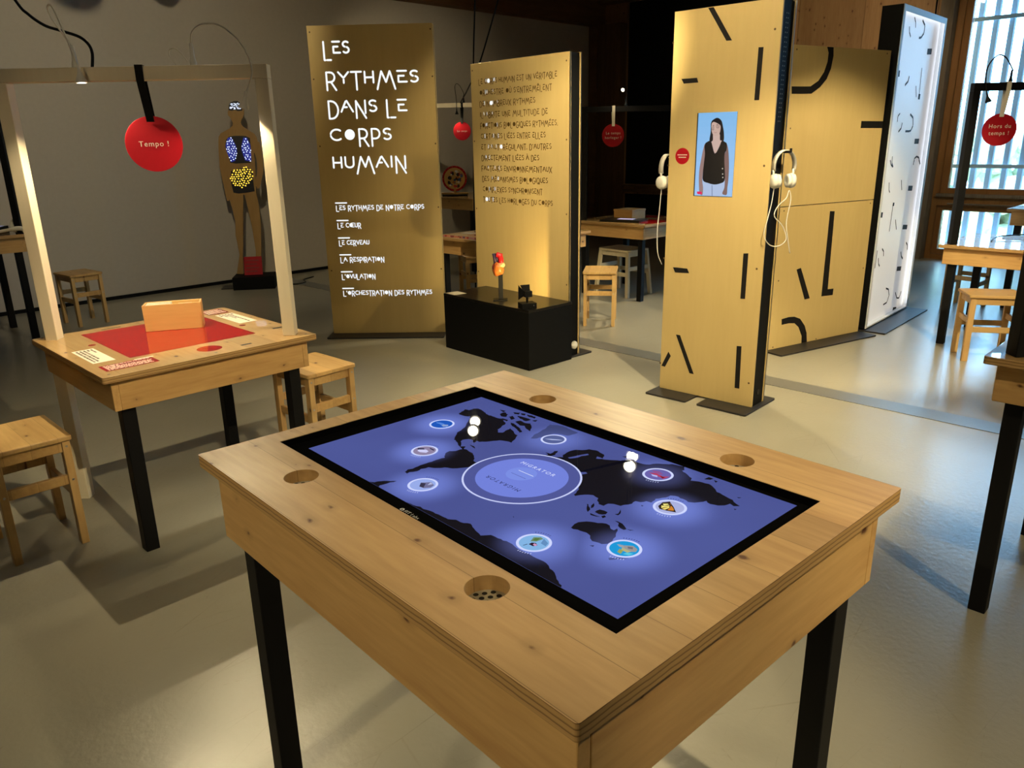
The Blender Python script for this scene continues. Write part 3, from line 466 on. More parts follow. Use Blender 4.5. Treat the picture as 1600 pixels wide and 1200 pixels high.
        if bevel:
            b = o.modifiers.new('bevel', 'BEVEL'); b.width = bevel; b.segments = seg; b.limit_method = 'ANGLE'; b.angle_limit = math.radians(50)
        return o
def thing(name, label, cat, loc=(0, 0, 0), rotz=0.0, group=None):
    o = bpy.data.objects.new(name, None); C.objects.link(o)
    o.empty_display_size = 0.05
    o.location = loc; o.rotation_euler = (0, 0, rotz)
    o['label'] = label; o['category'] = cat
    if group: o['group'] = group
    return o
def tag(o, label, cat, group=None):
    o['label'] = label; o['category'] = cat
    if group: o['group'] = group
    return o
def struct(o):
    o['kind'] = 'structure'; return o
def dup(root, loc, rotz, label, group=None):
    r = root.copy(); C.objects.link(r); r.location = loc; r.rotation_euler = (0, 0, rotz); r['label'] = label
    if group: r['group'] = group
    elif 'group' in r: del r['group']
    for ch in list(root.children):
        c = ch.copy(); C.objects.link(c); c.parent = r
        for g in list(ch.children):
            d = g.copy(); C.objects.link(d); d.parent = c
    return r
def circle(r, n=32, cx=0, cy=0): return [(cx + r * math.cos(2 * PI * i / n), cy + r * math.sin(2 * PI * i / n)) for i in range(n)]
def bez(p0, p1, p2, p3, n=16):
    p0, p1, p2, p3 = map(Vector, (p0, p1, p2, p3)); o = []
    for i in range(n + 1):
        t = i / n; o.append(p0 * (1 - t) ** 3 + p1 * 3 * t * (1 - t) ** 2 + p2 * 3 * t * t * (1 - t) + p3 * t ** 3)
    return o
def spline(pts, n=6):
    pts = [Vector(p) for p in pts]; o = []
    for i in range(len(pts) - 1):
        a, b, c, d = pts[max(i - 1, 0)], pts[i], pts[i + 1], pts[min(i + 2, len(pts) - 1)]
        for k in range(n):
            t = k / n
            o.append(0.5 * ((2 * b) + (c - a) * t + (2 * a - 5 * b + 4 * c - d) * t * t + (3 * b - a - 3 * c + d) * t ** 3))
    o.append(pts[-1]); return o
def text_polys(mb, body, size, cx, cy, z, ux=(1, 0), uy=(0, 1), col=None, spacing=1.0, f3=None, shear=0.0):
    """flat lettering of the built-in font, centred at (cx, cy)"""
    cu = bpy.data.curves.new('lettering', 'FONT'); cu.body = body; cu.size = size; cu.align_x = 'CENTER'; cu.align_y = 'CENTER'
    cu.space_character = spacing; cu.resolution_u = 3; cu.shear = shear
    ob = bpy.data.objects.new('lettering', cu); C.objects.link(ob)
    me = bpy.data.meshes.new_from_object(ob)
    vs = []
    for v in me.vertices:
        a, b = cx + v.co.x * ux[0] + v.co.y * uy[0], cy + v.co.x * ux[1] + v.co.y * uy[1]
        vs.append(f3(a, b, z) if f3 else (a, b, z))
    mb.add(vs, [tuple(p.vertices) for p in me.polygons], 0, col)
    bpy.data.objects.remove(ob); bpy.data.curves.remove(cu); bpy.data.meshes.remove(me)
XZ = lambda a, b, z: (a, z, b)

# stencil stroke alphabet of the panels: unit-high strokes, tall letters hang below the line
def _arc(cx, cy, rx, ry, a0, a1, n=8): return [(cx + rx * math.cos(math.radians(a0 + (a1 - a0) * i / n)), cy + ry * math.sin(math.radians(a0 + (a1 - a0) * i / n))) for i in range(n + 1)]
GLYPH = {
 'A': (0.80, [[(0.0, 0), (0.33, 0.95)], [(0.40, 1.0), (0.80, 0)], [(0.22, 0.42), (0.40, 0.42)]]),
 'B': (0.60, [[(0.05, 0), (0.05, 1)], [(0.15, 1)] + _arc(0.32, 0.76, 0.22, 0.24, 90, -90) + [(0.15, 0.52)], _arc(0.34, 0.26, 0.24, 0.26, 90, -90) + [(0.05, 0)]]),
 'C': (0.72, [_arc(0.42, 0.5, 0.40, 0.5, 50, 170), _arc(0.42, 0.5, 0.40, 0.5, 190, 310)]),
 'D': (0.72, [[(0.05, 1), (0.05, 0), (0.16, 0)], [(0.16, 1)] + _arc(0.22, 0.5, 0.46, 0.5, 90, -90)]),
 'E': (0.62, [[(0.0, 1), (0.58, 1)], [(0.42, 0.56), (0.06, 0.56), (0.06, 0.02), (0.60, 0.02)]]),
 'F': (0.56, [[(0.05, 0), (0.05, 1)], [(0.16, 1), (0.56, 1)], [(0.05, 0.5), (0.40, 0.5)]]),
 'G': (0.78, [_arc(0.42, 0.5, 0.40, 0.5, 50, 350), [(0.45, 0.45), (0.80, 0.45)]]),
 'H': (0.66, [[(0.05, 0), (0.05, 1)], [(0.12, 0.48), (0.50, 0.48)], [(0.60, 0), (0.60, 1)]]),
 'I': (0.16, [[(0.08, 0), (0.08, 1)]]),
 'L': (0.60, [[(0.04, 1), (0.04, 0), (0.12, 0)], [(0.26, 0), (0.58, 0)]]),
 'M': (1.16, [[(0.0, 0), (0.30, 1), (0.58, 0.40), (0.84, 1)], [(0.86, 0.96), (1.16, 0)]]),
 'N': (0.74, [[(0.06, 0), (0.06, 0.98), (0.70, 0.0)], [(0.68, 0.28), (0.68, 1)]]),
 'O': (0.80, [_arc(0.40, 0.5, 0.38, 0.48, 0, 360, 16)]),
 'P': (0.62, [[(0.06, 0), (0.06, 1), (0.14, 1)], [(0.22, 1)] + _arc(0.30, 0.72, 0.28, 0.28, 90, -90) + [(0.10, 0.44)]]),
 'Q': (0.84, [_arc(0.40, 0.5, 0.38, 0.48, 0, 360, 16), [(0.45, 0.3), (0.82, -0.05)]]),
 'R': (0.66, [[(0.06, 0), (0.06, 1), (0.14, 1)], [(0.22, 1)] + _arc(0.30, 0.73, 0.28, 0.27, 90, -90) + [(0.06, 0.46)], [(0.34, 0.44), (0.64, 0)]]),
 'S': (0.56, [_arc(0.30, 0.76, 0.24, 0.24, 40, 250), _arc(0.28, 0.26, 0.25, 0.26, 70, -140)]),
 'T': (0.66, [[(0.0, 1), (0.66, 1)], [(0.33, 0.92), (0.33, 0)]]),
 'U': (0.64, [[(0.04, 1), (0.04, 0.35)] + _arc(0.32, 0.32, 0.28, 0.32, 180, 360) + [(0.60, 1)]]),
 'V': (0.70, [[(0.0, 1), (0.35, 0)], [(0.37, 0.08), (0.70, 1)]]),
 'X': (0.70, [[(0.0, 1), (0.70, 0)], [(0.70, 1), (0.38, 0.55)], [(0.32, 0.45), (0.0, 0)]]),
 'Y': (0.66, [[(0.0, 1), (0.30, 0.52)], [(0.66, 1), (0.36, 0.52)], [(0.33, 0.34), (0.33, 0.02)]]),
 '\u0152': (1.10, [[(0.52, 1), (1.06, 1)], [(0.92, 0.54), (0.58, 0.54), (0.58, 0.02), (1.08, 0.02)]]),
 "'": (0.14, [[(0.07, 1), (0.05, 0.72)]]), ',': (0.16, [[(0.10, 0.04), (0.02, -0.18)]]), '.': (0.14, [[(0.06, 0.0), (0.07, 0.0)]]),
}
ACC = {'\u00c9': ('E', 'a'), '\u00ca': ('E', 'c'), '\u00c0': ('A', 'g'), '\u00d9': ('U', 'g')}
TALL = set('LRDTPNMQGFBX')
def stencil(text, filled_o=True, tall=1.42):
    """-> (width, strokes, discs) for a line of panel lettering, small letters one unit high, top at 1"""
    x, st, dc = 0.0, [], []
    prev = ' '
    for i, ch in enumerate(text):
        if ch == ' ': x += 0.48; prev = ch; continue
        base, acc = ACC.get(ch, (ch, None))
        w, ss = GLYPH[base]
        k = tall if base in TALL else 1.0
        if base in 'R' and prev == 'E': k = 1.0 if i % 3 == 0 else tall
        for q in ss: st.append([(x + a, 1 - (1 - b) * k) for a, b in q])
        if base == 'O' and filled_o: st.pop(); dc.append((x + 0.40, 0.5, 0.46))
        if base == '\u0152': dc.append((x + 0.34, 0.5, 0.44))
        if acc == 'a': st.append([(x + 0.25, 1.14), (x + 0.45, 1.32)])
        if acc == 'g': st.append([(x + 0.42, 1.14), (x + 0.22, 1.32)])
        if acc == 'c': st.append([(x + 0.12, 1.14), (x + 0.30, 1.32), (x + 0.48, 1.14)])
        x += w + 0.17; prev = ch
    return x - 0.17, st, dc
def panel_text(mb, text, x0, x1, ytop, h, weight, y, tall=1.42, discs=None, filled=True):
    """lettering on a panel front (x along the panel, z up) from x0 to x1"""
    w, st, dc = stencil(text, filled, tall)
    s = (x1 - x0) / w
    for q in st: mb.stroke([(x0 + a * s, ytop - (1 - b) * h) for a, b in q], weight, y, 'xz')
    for a, b, r in dc: (discs or mb).disc(x0 + a * s, ytop - (1 - b) * h, min(0.50 * h, 0.40 * s), y, 20, 'xz', ry=0.50 * h)
# ------------------------------------------------------------------ the setting
def E(e1, e2): return ((e1 - e2) * R2, (e1 + e2) * R2)          # the building stands at 45 degrees to the view
W0 = Vector((*E(10.42, 8.40), 0))                                # the far corner
ROT = Matrix.Rotation(PI / 4, 4, 'Z')
MW = Matrix.Translation(W0) @ Matrix(((R2, -R2, 0, 0), (-R2, -R2, 0, 0), (0, 0, 1, 0), (0, 0, 0, 1)))   # x along the window wall, y into the room
ML = Matrix.Translation(W0) @ Matrix(((-R2, R2, 0, 0), (-R2, -R2, 0, 0), (0, 0, 1, 0), (0, 0, 0, 1)))   # x along the left wall, y into the room
CEIL = 3.75
def wall_obj(name, M, boxes, mat, bevel=0.0):
    mb = MB()
    for b in boxes: mb.box(*b)
    o = mb.build(name, mat, bevel=bevel); o.matrix_world = M
    return struct(o)
f = MB(); f.box(-5.2, 10.42, -9.2, 8.40, -0.12, 0.0)
floor = f.build('floor', 'concrete'); floor.matrix_world = ROT; struct(floor)
c = MB(); c.box(-5.2, 10.6, -9.2, 8.6, CEIL, CEIL + 0.12)
ceil = c.build('ceiling', 'ceiling_paint'); ceil.matrix_world = ROT; struct(ceil)
wall_obj('wall_left', ML, [(0, 15.62, -0.2, 0, 0, CEIL)], 'plaster')
wall_obj('baseboard_left', ML, [(0.62, 15.6, 0, 0.012, 0, 0.035)], 'black_paint')
wall_obj('trim_1', ML, [(0, 15.6, 0.0, 0.20, 3.16, 3.70)], 'beam_wood')
wall_obj('trim_2', MW, [(0.0, 0.62, 0.0, 0.16, 0, 3.16)], 'post_wood')
wall_obj('trim_3', MW, [(0.06, 0.20, 0.16, 0.21, 0, 3.16)], 'beam_wood')
wall_obj('trim_4', MW, [(0.0, 17.6, 0.0, 0.22, 3.45, 3.74)], 'beam_wood')
wall_obj('wall_right', MW, [(3.30, 5.27, -0.2, 0, 0, 3.45), (0, 0.62, -0.2, 0, 0, 3.45), (0.62, 3.30, -0.2, 0, 0.63, 0.78), (0.62, 3.30, -0.2, 0, 0, 0.12),
                            (7.62, 17.6, -0.2, 0, 0, 3.45), (0, 17.6, -0.2, 0, 3.45, CEIL)], 'wall_wood')
wall_obj('wall_back', ROT, [(-5.4, -5.2, -9.2, 8.4, 0, CEIL)], 'dark_wall')
wall_obj('wall_front', ROT, [(-5.2, 10.6, -9.4, -9.2, 0, CEIL)], 'dark_wall')
wall_obj('trim_5', MW, [(5.12, 5.265, 0.0, 0.16, 0, 3.45)], 'grey_post', 0.004)
# steel strip let into the floor
mb = MB(); mb.box(4.36, 4.525, -9.0, 8.2, 0.0, 0.003)
o = mb.build('trim_6', 'strip_steel'); o.matrix_world = ROT; struct(o)

# dark blinded window and its sill
w = MB(); w.box(0.62, 3.30, -0.12, -0.05, 0.78, 3.45); w.box(0.62, 3.30, -0.12, -0.05, 0.12, 0.63)
o = w.build('window_2', 'black_paint'); o.matrix_world = MW; struct(o)
s = MB(); s.box(0.62, 3.30, -0.05, 0.05, 0.745, 0.775); s.box(0.64, 3.30, 0.0, 0.03, 0.66, 0.70)
o = s.build('window_sill', 'post_wood', bevel=0.003); o.matrix_world = MW; struct(o)
# bright window: frame, sill strip, panes
def frame_rect(mb, x0, x1, z0, z1, t, y0, y1):
    mb.box(x0, x0 + t, y0, y1, z0, z1); mb.box(x1 - t, x1, y0, y1, z0, z1)
    mb.box(x0 + t, x1 - t, y0, y1, z1 - t, z1); mb.box(x0 + t, x1 - t, y0, y1, z0, z0 + t)
w = MB()
frame_rect(w, 5.27, 7.62, 0.70, 3.45, 0.07, -0.14, 0.03); frame_rect(w, 5.27, 7.62, 0.0, 0.70, 0.06, -0.14, 0.03)
frame_rect(w, 5.34, 7.55, 0.77, 3.38, 0.075, -0.10, -0.01); frame_rect(w, 5.33, 7.56, 0.06, 0.64, 0.06, -0.10, -0.01)
win = w.build('window_1', 'frame_wood', bevel=0.004); win.matrix_world = MW; struct(win)
p = MB(); p.box(5.415, 7.475, -0.062, -0.056, 0.845, 3.305); p.box(5.39, 7.50, -0.062, -0.056, 0.12, 0.58)
o = p.build('window_pane', 'window_glass'); o.matrix_world = MW; struct(o)
s = MB(); s.box(5.32, 7.60, 0.03, 0.075, 0.745, 0.785); s.box(5.45, 7.6, 0.03, 0.045, 0.655, 0.675)
o = s.build('window_sill', 'grey_post', bevel=0.003); o.matrix_world = MW; struct(o)
# sun louvre outside
lv = thing('sun_louvre', 'row of upright blue-grey louvre slats outside the bright window', 'louvre')
lv.matrix_world = MW
for k in range(22):
    x = 4.90 + k * 0.165
    m = MB(); m.box(x - 0.034, x + 0.034, -0.425, -0.395, -0.4, 3.9, rot=0.5); m.build('slat', 'slat', lv, bevel=0.003)
for z in (1.085, 2.72, 0.02):
    m = MB(); m.box(4.7, 8.6, -0.385, -0.345, z - 0.022, z + 0.022); m.build('rail', 'slat', lv)
# ground and hedge outside
mb = MB(); mb.box(-2, 16, -9.0, -0.45, -0.5, -0.42)
o = mb.build('ground', 'hedge_leaf'); o.matrix_world = MW; struct(o)
hd = MB()
rnd = random.Random(3)
for k in range(520):
    x = 1 + rnd.random() * 12; z = -0.4 + rnd.random() * 2.0; y = -4.2 - rnd.random() * 0.9
    r = 0.10 + rnd.random() * 0.22
    hd.ball((x, y, z), r, 7, 5, fn=lambda d: 0.75 + 0.5 * abs(math.sin(d.x * 9 + d.z * 7)))
o = hd.build('hedge', 'hedge_leaf', smooth=True); o.matrix_world = MW; o['kind'] = 'stuff'
tag(o, 'pale leafy hedge beyond the louvres outside the bright window', 'hedge')
# portal so that the sky is sampled through the window
pd = bpy.data.lights.new('window_daylight', 'AREA'); pd.shape = 'RECTANGLE'; pd.size = 2.3; pd.size_y = 3.4
pd.cycles.is_portal = True
po = bpy.data.objects.new('window_daylight', pd); C.objects.link(po)
po.matrix_world = MW @ Matrix.Translation((6.44, -0.16, 1.72)) @ Matrix.Rotation(PI / 2, 4, 'X')

# ------------------------------------------------------------------ ceiling spotlights: a few inferred, most added as light
def reflected_or_added_spot(i, loc, target, power, cone, blend, col):
    t = thing('reflected_or_added_spotlight', 'black spotlight above the frame, one of a set mostly added to light the exhibition', 'spotlight', loc, 0, 'ceiling spotlights')
    d = (Vector(target) - Vector(loc)).normalized(); q = d.to_track_quat('Z', 'Y').to_matrix().to_4x4()
    b = MB(); b.lathe([(0.045, -0.20), (0.055, -0.19), (0.058, 0.02), (0.066, 0.045), (0.060, 0.045), (0.052, 0.015)], 24, q)
    b.build('housing', 'black_steel', t, smooth=False)
    l = MB(); l.lathe([(0.0505, 0.012), (0.0505, 0.018)], 24, q); l.build('lens', 'lamp_white', t)
    a = MB(); a.tube([d * -0.15, Vector((0, 0, CEIL - loc[2] - 0.03))], 0.009, 8); a.box(-0.05, 0.05, -0.05, 0.05, CEIL - loc[2] - 0.03, CEIL - loc[2]); a.build('bracket', 'black_steel', t)
    lo = Vector(loc) + d * 0.06
    spot('spotlight_beam', lo, target, power, cone, blend, 0.018, col)
for i, a in enumerate(REFLECTED_AND_ADDED_SPOTS): reflected_or_added_spot(i, *a)

# ------------------------------------------------------------------ the touch-screen table
TZ = 0.851
TC, TA = (0.0225, 1.419), math.radians(-47.89)
tt = thing('exhibit_table', 'tall pine table in the foreground with a blue world map on its sunken screen', 'table', (*TC, 0), TA)
HX, HY, TK = 0.554, 0.442, 0.027
OX0, OX1, OY0, OY1 = -0.497, 0.475, -0.281, 0.284
HOLES = [(-0.291, -0.337), (0.270, -0.332), (0.269, 0.341), (-0.290, 0.336)]
HR = 0.034
def holed_plate(loops, z0, z1, mb, mi_top=0, mi_side=1, mi_hole=0):
    flat = [p for l in loops for p in l]
    tri = tessellate_polygon([[Vector((a, b, 0)) for a, b in l] for l in loops])
    mb.add([(a, b, z1) for a, b in flat], [tuple(t) for t in tri], mi_top)
    mb.add([(a, b, z0) for a, b in flat], [tuple(t) for t in tri], mi_top)
    for i, l in enumerate(loops):
        n = len(l)
        mb.add([(a, b, z1) for a, b in l] + [(a, b, z0) for a, b in l], [(k, (k + 1) % n, n + (k + 1) % n, n + k) for k in range(n)], mi_side if i == 0 else mi_hole)
rc = 0.006
def rrect(x0, x1, y0, y1, r, n=4):
    o = []
    for cx, cy, a in ((x1 - r, y0 + r, -90), (x1 - r, y1 - r, 0), (x0 + r, y1 - r, 90), (x0 + r, y0 + r, 180)):
        o += [(cx + r * math.cos(math.radians(a + 90 * i / n)), cy + r * math.sin(math.radians(a + 90 * i / n))) for i in range(n + 1)]
    return o
mb = MB()
holed_plate([rrect(-HX, HX, -HY, HY, rc), [(OX0, OY0), (OX1, OY0), (OX1, OY1), (OX0, OY1)]] + [circle(HR, 40, a, b) for a, b in HOLES], TZ - TK, TZ, mb)
top = mb.build('tabletop', ['pine_top', 'ply_edge'], tt, bevel=0.0025)
def apron(parent, ax, ay, z0, z1, t=0.024):
    for y in (-1, 1):
        m = MB(); m.box(-ax, ax, y * ay - (t if y > 0 else 0), y * ay + (t if y < 0 else 0), z0, z1); m.build('apron_board', 'pine_x', parent, bevel=0.0025)
    for x in (-1, 1):
        m = MB(); m.box(x * ax - (t if x > 0 else 0), x * ax + (t if x < 0 else 0), -ay + t, ay - t, z0, z1); m.build('apron_board', 'pine_y', parent, bevel=0.0025)
apron(tt, 0.530, 0.415, 0.655, TZ - TK)
for x in (-1, 1):
    for y in (-1, 1):
        m = MB(); m.box(min(x * 0.505, x * 0.453), max(x * 0.505, x * 0.453), min(y * 0.390, y * 0.338), max(y * 0.390, y * 0.338), 0, TZ - TK)
        m.build('leg', 'black_steel', tt, bevel=0.003)
# display
LX0, LX1, LY0, LY1, SZ = -0.452, 0.440, -0.236, 0.268, 0.835
dp = MB()
holed_plate([[(OX0, OY0), (OX1, OY0), (OX1, OY1), (OX0, OY1)], [(LX0, LY0), (LX1, LY0), (LX1, LY1), (LX0, LY1)]], SZ - 0.006, SZ, dp, 0, 0)
for b in ((OX0, OX0 + 0.003, OY0, OY1), (OX1 - 0.003, OX1, OY0, OY1), (OX0, OX1, OY0, OY0 + 0.003), (OX0, OX1, OY1 - 0.003, OY1)): dp.box(*b, SZ, TZ - 0.001)
dp.box(OX0, OX1, OY0, OY1, 0.775, SZ - 0.004)
disp = dp.build('display', 'bezel_black', tt)
IC = DATA['icons']
def screen_material(name, base, glo, radius, noise=0.12, grad=0.0):
    m, n, l, b = new_mat(name)
    tc = n.new('ShaderNodeTexCoord'); acc = None
    for k, (x, y, r) in IC.items():
        if k == 'ring': continue
        d = n.new('ShaderNodeVectorMath'); d.operation = 'DISTANCE'; d.inputs[1].default_value = (x, y, SZ); l.new(tc.outputs['Object'], d.inputs[0])
        mr = n.new('ShaderNodeMapRange'); mr.interpolation_type = 'SMOOTHERSTEP'
        mr.inputs[1].default_value = radius; mr.inputs[2].default_value = 0.015; mr.inputs[3].default_value = 0; mr.inputs[4].default_value = 0.85 if y < 0.12 else 0.6
        l.new(d.outputs['Value'], mr.inputs[0])
        if acc is None: acc = mr.outputs[0]
        else:
            a = n.new('ShaderNodeMath'); a.operation = 'MAXIMUM'; l.new(acc, a.inputs[0]); l.new(mr.outputs[0], a.inputs[1]); acc = a.outputs[0]
    no = n.new('ShaderNodeTexNoise'); no.inputs['Scale'].default_value = 3.2; no.inputs['Detail'].default_value = 2; l.new(tc.outputs['Object'], no.inputs['Vector'])
    a = n.new('ShaderNodeMath'); a.operation = 'MULTIPLY_ADD'; a.inputs[1].default_value = noise; l.new(no.outputs[0], a.inputs[0]); l.new(acc, a.inputs[2])
    mx = n.new('ShaderNodeMix'); mx.data_type = 'RGBA'; mx.inputs[6].default_value = (*base, 1); mx.inputs[7].default_value = (*glo, 1); mx.clamp_factor = True
    l.new(a.outputs[0], mx.inputs[0])
    b.inputs['Base Color'].default_value = (0.006, 0.006, 0.008, 1); b.inputs['Roughness'].default_value = 0.012
    l.new(mx.outputs[2], b.inputs['Emission Color']); b.inputs['Emission Strength'].default_value = 1.0
    MATS[name] = m
screen_material('map_sea', srgb(68, 76, 138), srgb(108, 124, 205), 0.105, 0.25)
screen_material('map_land', srgb(10, 8, 12), srgb(74, 80, 132), 0.088, 0.04)
screen_material('map_pale', srgb(58, 66, 112), srgb(80, 90, 150), 0.09, 0.1)
m = MB(); m.flat([(LX0, LY0), (LX1, LY0), (LX1, LY1), (LX0, LY1)], SZ); m.build('map_sea', 'map_sea', disp)
def rough(poly, k, amp=0.0016):
    """coast polygons get a ragged shoreline"""
    r = random.Random(k); o = []
    for (x0, y0), (x1, y1) in zip(poly, poly[1:] + poly[:1]):
        o.append((x0, y0)); d = math.hypot(x1 - x0, y1 - y0); q = int(d / 0.006)
        edge = min(y0, y1) <= LY0 + 1e-4 and max(y0, y1) <= LY0 + 1e-4
        for i in range(1, q):
            t = i / q; j = 0 if edge else r.uniform(-amp, amp)
            x, y = x0 + (x1 - x0) * t - (y1 - y0) / d * j, y0 + (y1 - y0) * t + (x1 - x0) / d * j
            o.append((min(max(x, LX0), LX1), min(max(y, LY0), LY1)))
    return o
ld = MB()
for i, q in enumerate(DATA['land']): ld.flat(rough(q, i), SZ + 0.0002 + 0.000004 * i)
ld.build('map_land', 'map_land', disp)
lk = MB()
for i, q in enumerate(DATA['lakes']): lk.flat(rough(q, i + 90), SZ + 0.00035)
lk.flat([(-0.13, 0.232), (-0.155, 0.215), (-0.165, 0.19), (-0.145, 0.175), (-0.12, 0.18), (-0.118, 0.205)], SZ + 0.00035) if False else None
lk.build('map_lake', 'map_sea', disp)
pl = MB()
for i, q in enumerate(DATA['pale_land']): pl.flat(rough(q, i + 50), SZ + 0.0003)
pl.build('map_island', 'map_pale', disp)
Z1 = SZ + 0.0005
rx, ry, rr = IC['ring']; rr = 0.121
rg = MB(); rg.ring(rx, ry, 0, 0.094, Z1, 56, col=srgb(112, 128, 218)); rg.ring(rx, ry, 0.094, rr - 0.004, Z1, 56, col=srgb(76, 84, 150)); rg.ring(rx, ry, rr - 0.004, rr, Z1 + 0.0001, 64, col=srgb(200, 208, 250))
rg.ring(rx - 0.012, ry + 0.01, 0, 0.032, Z1 + 0.0001, 40, col=srgb(120, 140, 226))
def arc_text(mb, body, cx, cy, r, a0, size, z, col, inward=False):
    n = len(body)
    for i, ch in enumerate(body):
        if ch == ' ': continue
        t = a0 - i * size * 0.95 / r if not inward else a0 + i * size * 0.95 / r
        ux = (math.sin(t), -math.cos(t)) if not inward else (-math.sin(t), math.cos(t))
        uy = (math.cos(t), math.sin(t)) if not inward else (-math.cos(t), -math.sin(t))
        text_polys(mb, ch, size, cx + r * math.cos(t), cy + r * math.sin(t), z, ux, uy, col)
text_polys(rg, 'MIGRATOR', 0.0155, rx - 0.006, ry + 0.050, Z1 + 0.0002, (1, 0), (0, 1), srgb(215, 222, 255), 1.35)
text_polys(rg, 'MIGRATOR', 0.0155, rx - 0.004, ry - 0.047, Z1 + 0.0002, (-1, 0), (0, -1), srgb(40, 44, 90), 1.35)
rg.stroke([(rx - 0.028, ry + 0.018), (rx + 0.014, ry + 0.018)], 0.0016, Z1 + 0.0002, 'xy', col=srgb(225, 230, 255))
rg.stroke([(rx - 0.030, ry - 0.001), (rx + 0.012, ry - 0.001)], 0.0014, Z1 + 0.0002, 'xy', col=srgb(80, 90, 165))
rg.build('map_title', 'map_picture', disp)
W_ = srgb(205, 214, 255)
def icon(name, sea, shapes, captions=True):
    x, y, r = IC[name]; mb = MB()
    mb.ring(x, y, 0.84 * r, r, Z1 + 0.0002, 40, col=W_); mb.ring(x, y, 0, 0.84 * r, Z1 + 0.0001, 40, col=sea)
    for k, (poly, col) in enumerate(shapes):
        q = [(x + a * r * 0.82, y + b * r * 0.82) for a, b in poly]
        mb.flat(q, Z1 + 0.0003 + 0.00004 * k, col=col)
    if captions:
        for a0, c_, n in ((2.3, srgb(44, 48, 96), 7), (-0.9, srgb(200, 208, 250), 6)):
            for i in range(n):
                t = a0 - i * 0.13
                mb.stroke([(x + 1.14 * r * math.cos(t), y + 1.14 * r * math.sin(t)), (x + 1.24 * r * math.cos(t - 0.03), y + 1.24 * r * math.sin(t - 0.03))], 0.0013, Z1 + 0.0002, 'xy', col=c_, cap=False)
    mb.build('map_marker', 'map_picture', disp)
icon('whale', srgb(20, 84, 186), [([(-0.8, -0.1), (-0.4, 0.15), (0.1, 0.2), (0.5, 0.0), (0.9, 0.15), (0.95, -0.2), (0.4, -0.25), (-0.2, -0.15), (-0.6, -0.2)], srgb(84, 132, 216)), ([(0.2, 0.0), (0.6, 0.3), (0.85, 0.1), (0.7, -0.35), (0.35, -0.3)], srgb(140, 160, 205))], False)
icon('swan', srgb(140, 128, 160), [([(-0.95, -0.1), (-0.5, 0.3), (-0.1, 0.1), (-0.6, -0.3)], srgb(45, 45, 75)), ([(-0.6, -0.25), (-0.1, 0.25), (0.4, 0.15), (0.5, -0.2), (0.0, -0.5), (-0.4, -0.5)], srgb(205, 205, 245)), ([(-0.2, 0.75), (0.5, 0.75), (0.6, 0.55), (0.0, 0.6)], srgb(50, 50, 80))])
icon('bird', srgb(150, 170, 232), [([(-0.4, 0.1), (0.1, 0.75), (0.75, 0.55), (0.9, 0.1), (0.6, -0.35), (0.1, -0.4), (-0.2, -0.1)], srgb(110, 110, 150)), ([(-0.4, 0.1), (0.0, 0.3), (0.5, -0.3), (0.1, -0.42)], srgb(52, 50, 76)), ([(0.1, 0.7), (0.35, 0.2), (0.5, 0.6)], srgb(180, 185, 220))])
icon('narwhal', srgb(84, 96, 150), [([(-0.7, -0.5), (-0.2, -0.05), (0.4, 0.3), (0.8, 0.45), (0.5, 0.15), (0.0, -0.25)], srgb(170, 182, 226))], False)
icon('lobster', srgb(104, 96, 170), [([(-0.8, 0.3), (-0.3, 0.55), (0.3, 0.3), (0.0, 0.1), (-0.5, 0.1)], srgb(140, 80, 140)), ([(-0.75, -0.2), (-0.2, 0.1), (0.5, -0.05), (0.9, 0.3), (0.8, -0.4), (0.4, -0.3), (-0.2, -0.25)], srgb(176, 60, 96)), ([(0.3, -0.1), (0.75, -0.05), (0.7, -0.4)], srgb(120, 18, 40)), ([(-0.4, -0.35), (0.1, -0.2), (0.3, -0.45), (-0.1, -0.55)], srgb(176, 180, 236))])
icon('butterfly', srgb(170, 176, 222), [([(-0.85, 0.25), (-0.55, 0.75), (-0.3, 0.55), (0.2, 0.2), (0.8, -0.35), (0.2, -0.6), (-0.35, -0.75), (-0.7, -0.45)], srgb(40, 30, 26)),
   ([(-0.7, 0.1), (-0.45, 0.35), (-0.3, 0.3), (-0.45, -0.1)], srgb(236, 226, 130)), ([(-0.6, -0.2), (-0.4, -0.1), (-0.2, 0.2), (-0.1, 0.1), (-0.35, -0.55)], srgb(236, 220, 120)), ([(-0.25, -0.6), (-0.1, 0.05), (0.05, -0.1), (0.0, -0.6)], srgb(238, 214, 110)),
   ([(-0.1, 0.25), (0.2, 0.1), (0.6, -0.25), (0.15, -0.5), (0.08, -0.1)], srgb(206, 128, 40)), ([(0.45, -0.15), (0.55, -0.3), (0.7, -0.3)], srgb(30, 24, 22)), ([(-0.4, 0.5), (-0.1, 0.35), (-0.3, 0.42)], srgb(220, 150, 70))])
icon('turtle', srgb(18, 150, 214), [([(-0.3, 0.3), (0.2, 0.7), (0.7, 0.55), (0.85, 0.2), (0.5, -0.15), (0.0, -0.1)], srgb(150, 150, 150)), ([(-0.75, 0.1), (-0.35, 0.3), (0.0, 0.05), (-0.4, -0.05)], srgb(150, 160, 170)), ([(-0.2, 0.0), (0.6, 0.0), (0.5, -0.3), (0.0, -0.3)], srgb(178, 176, 130)), ([(-0.2, -0.25), (0.15, -0.3), (0.3, -0.75), (-0.05, -0.7)], srgb(150, 160, 90)), ([(0.5, -0.3), (0.9, -0.1), (0.8, -0.5), (0.4, -0.65)], srgb(90, 200, 220)), ([(0.0, 0.35), (0.3, 0.55), (0.5, 0.3), (0.2, 0.15)], srgb(110, 108, 118))])
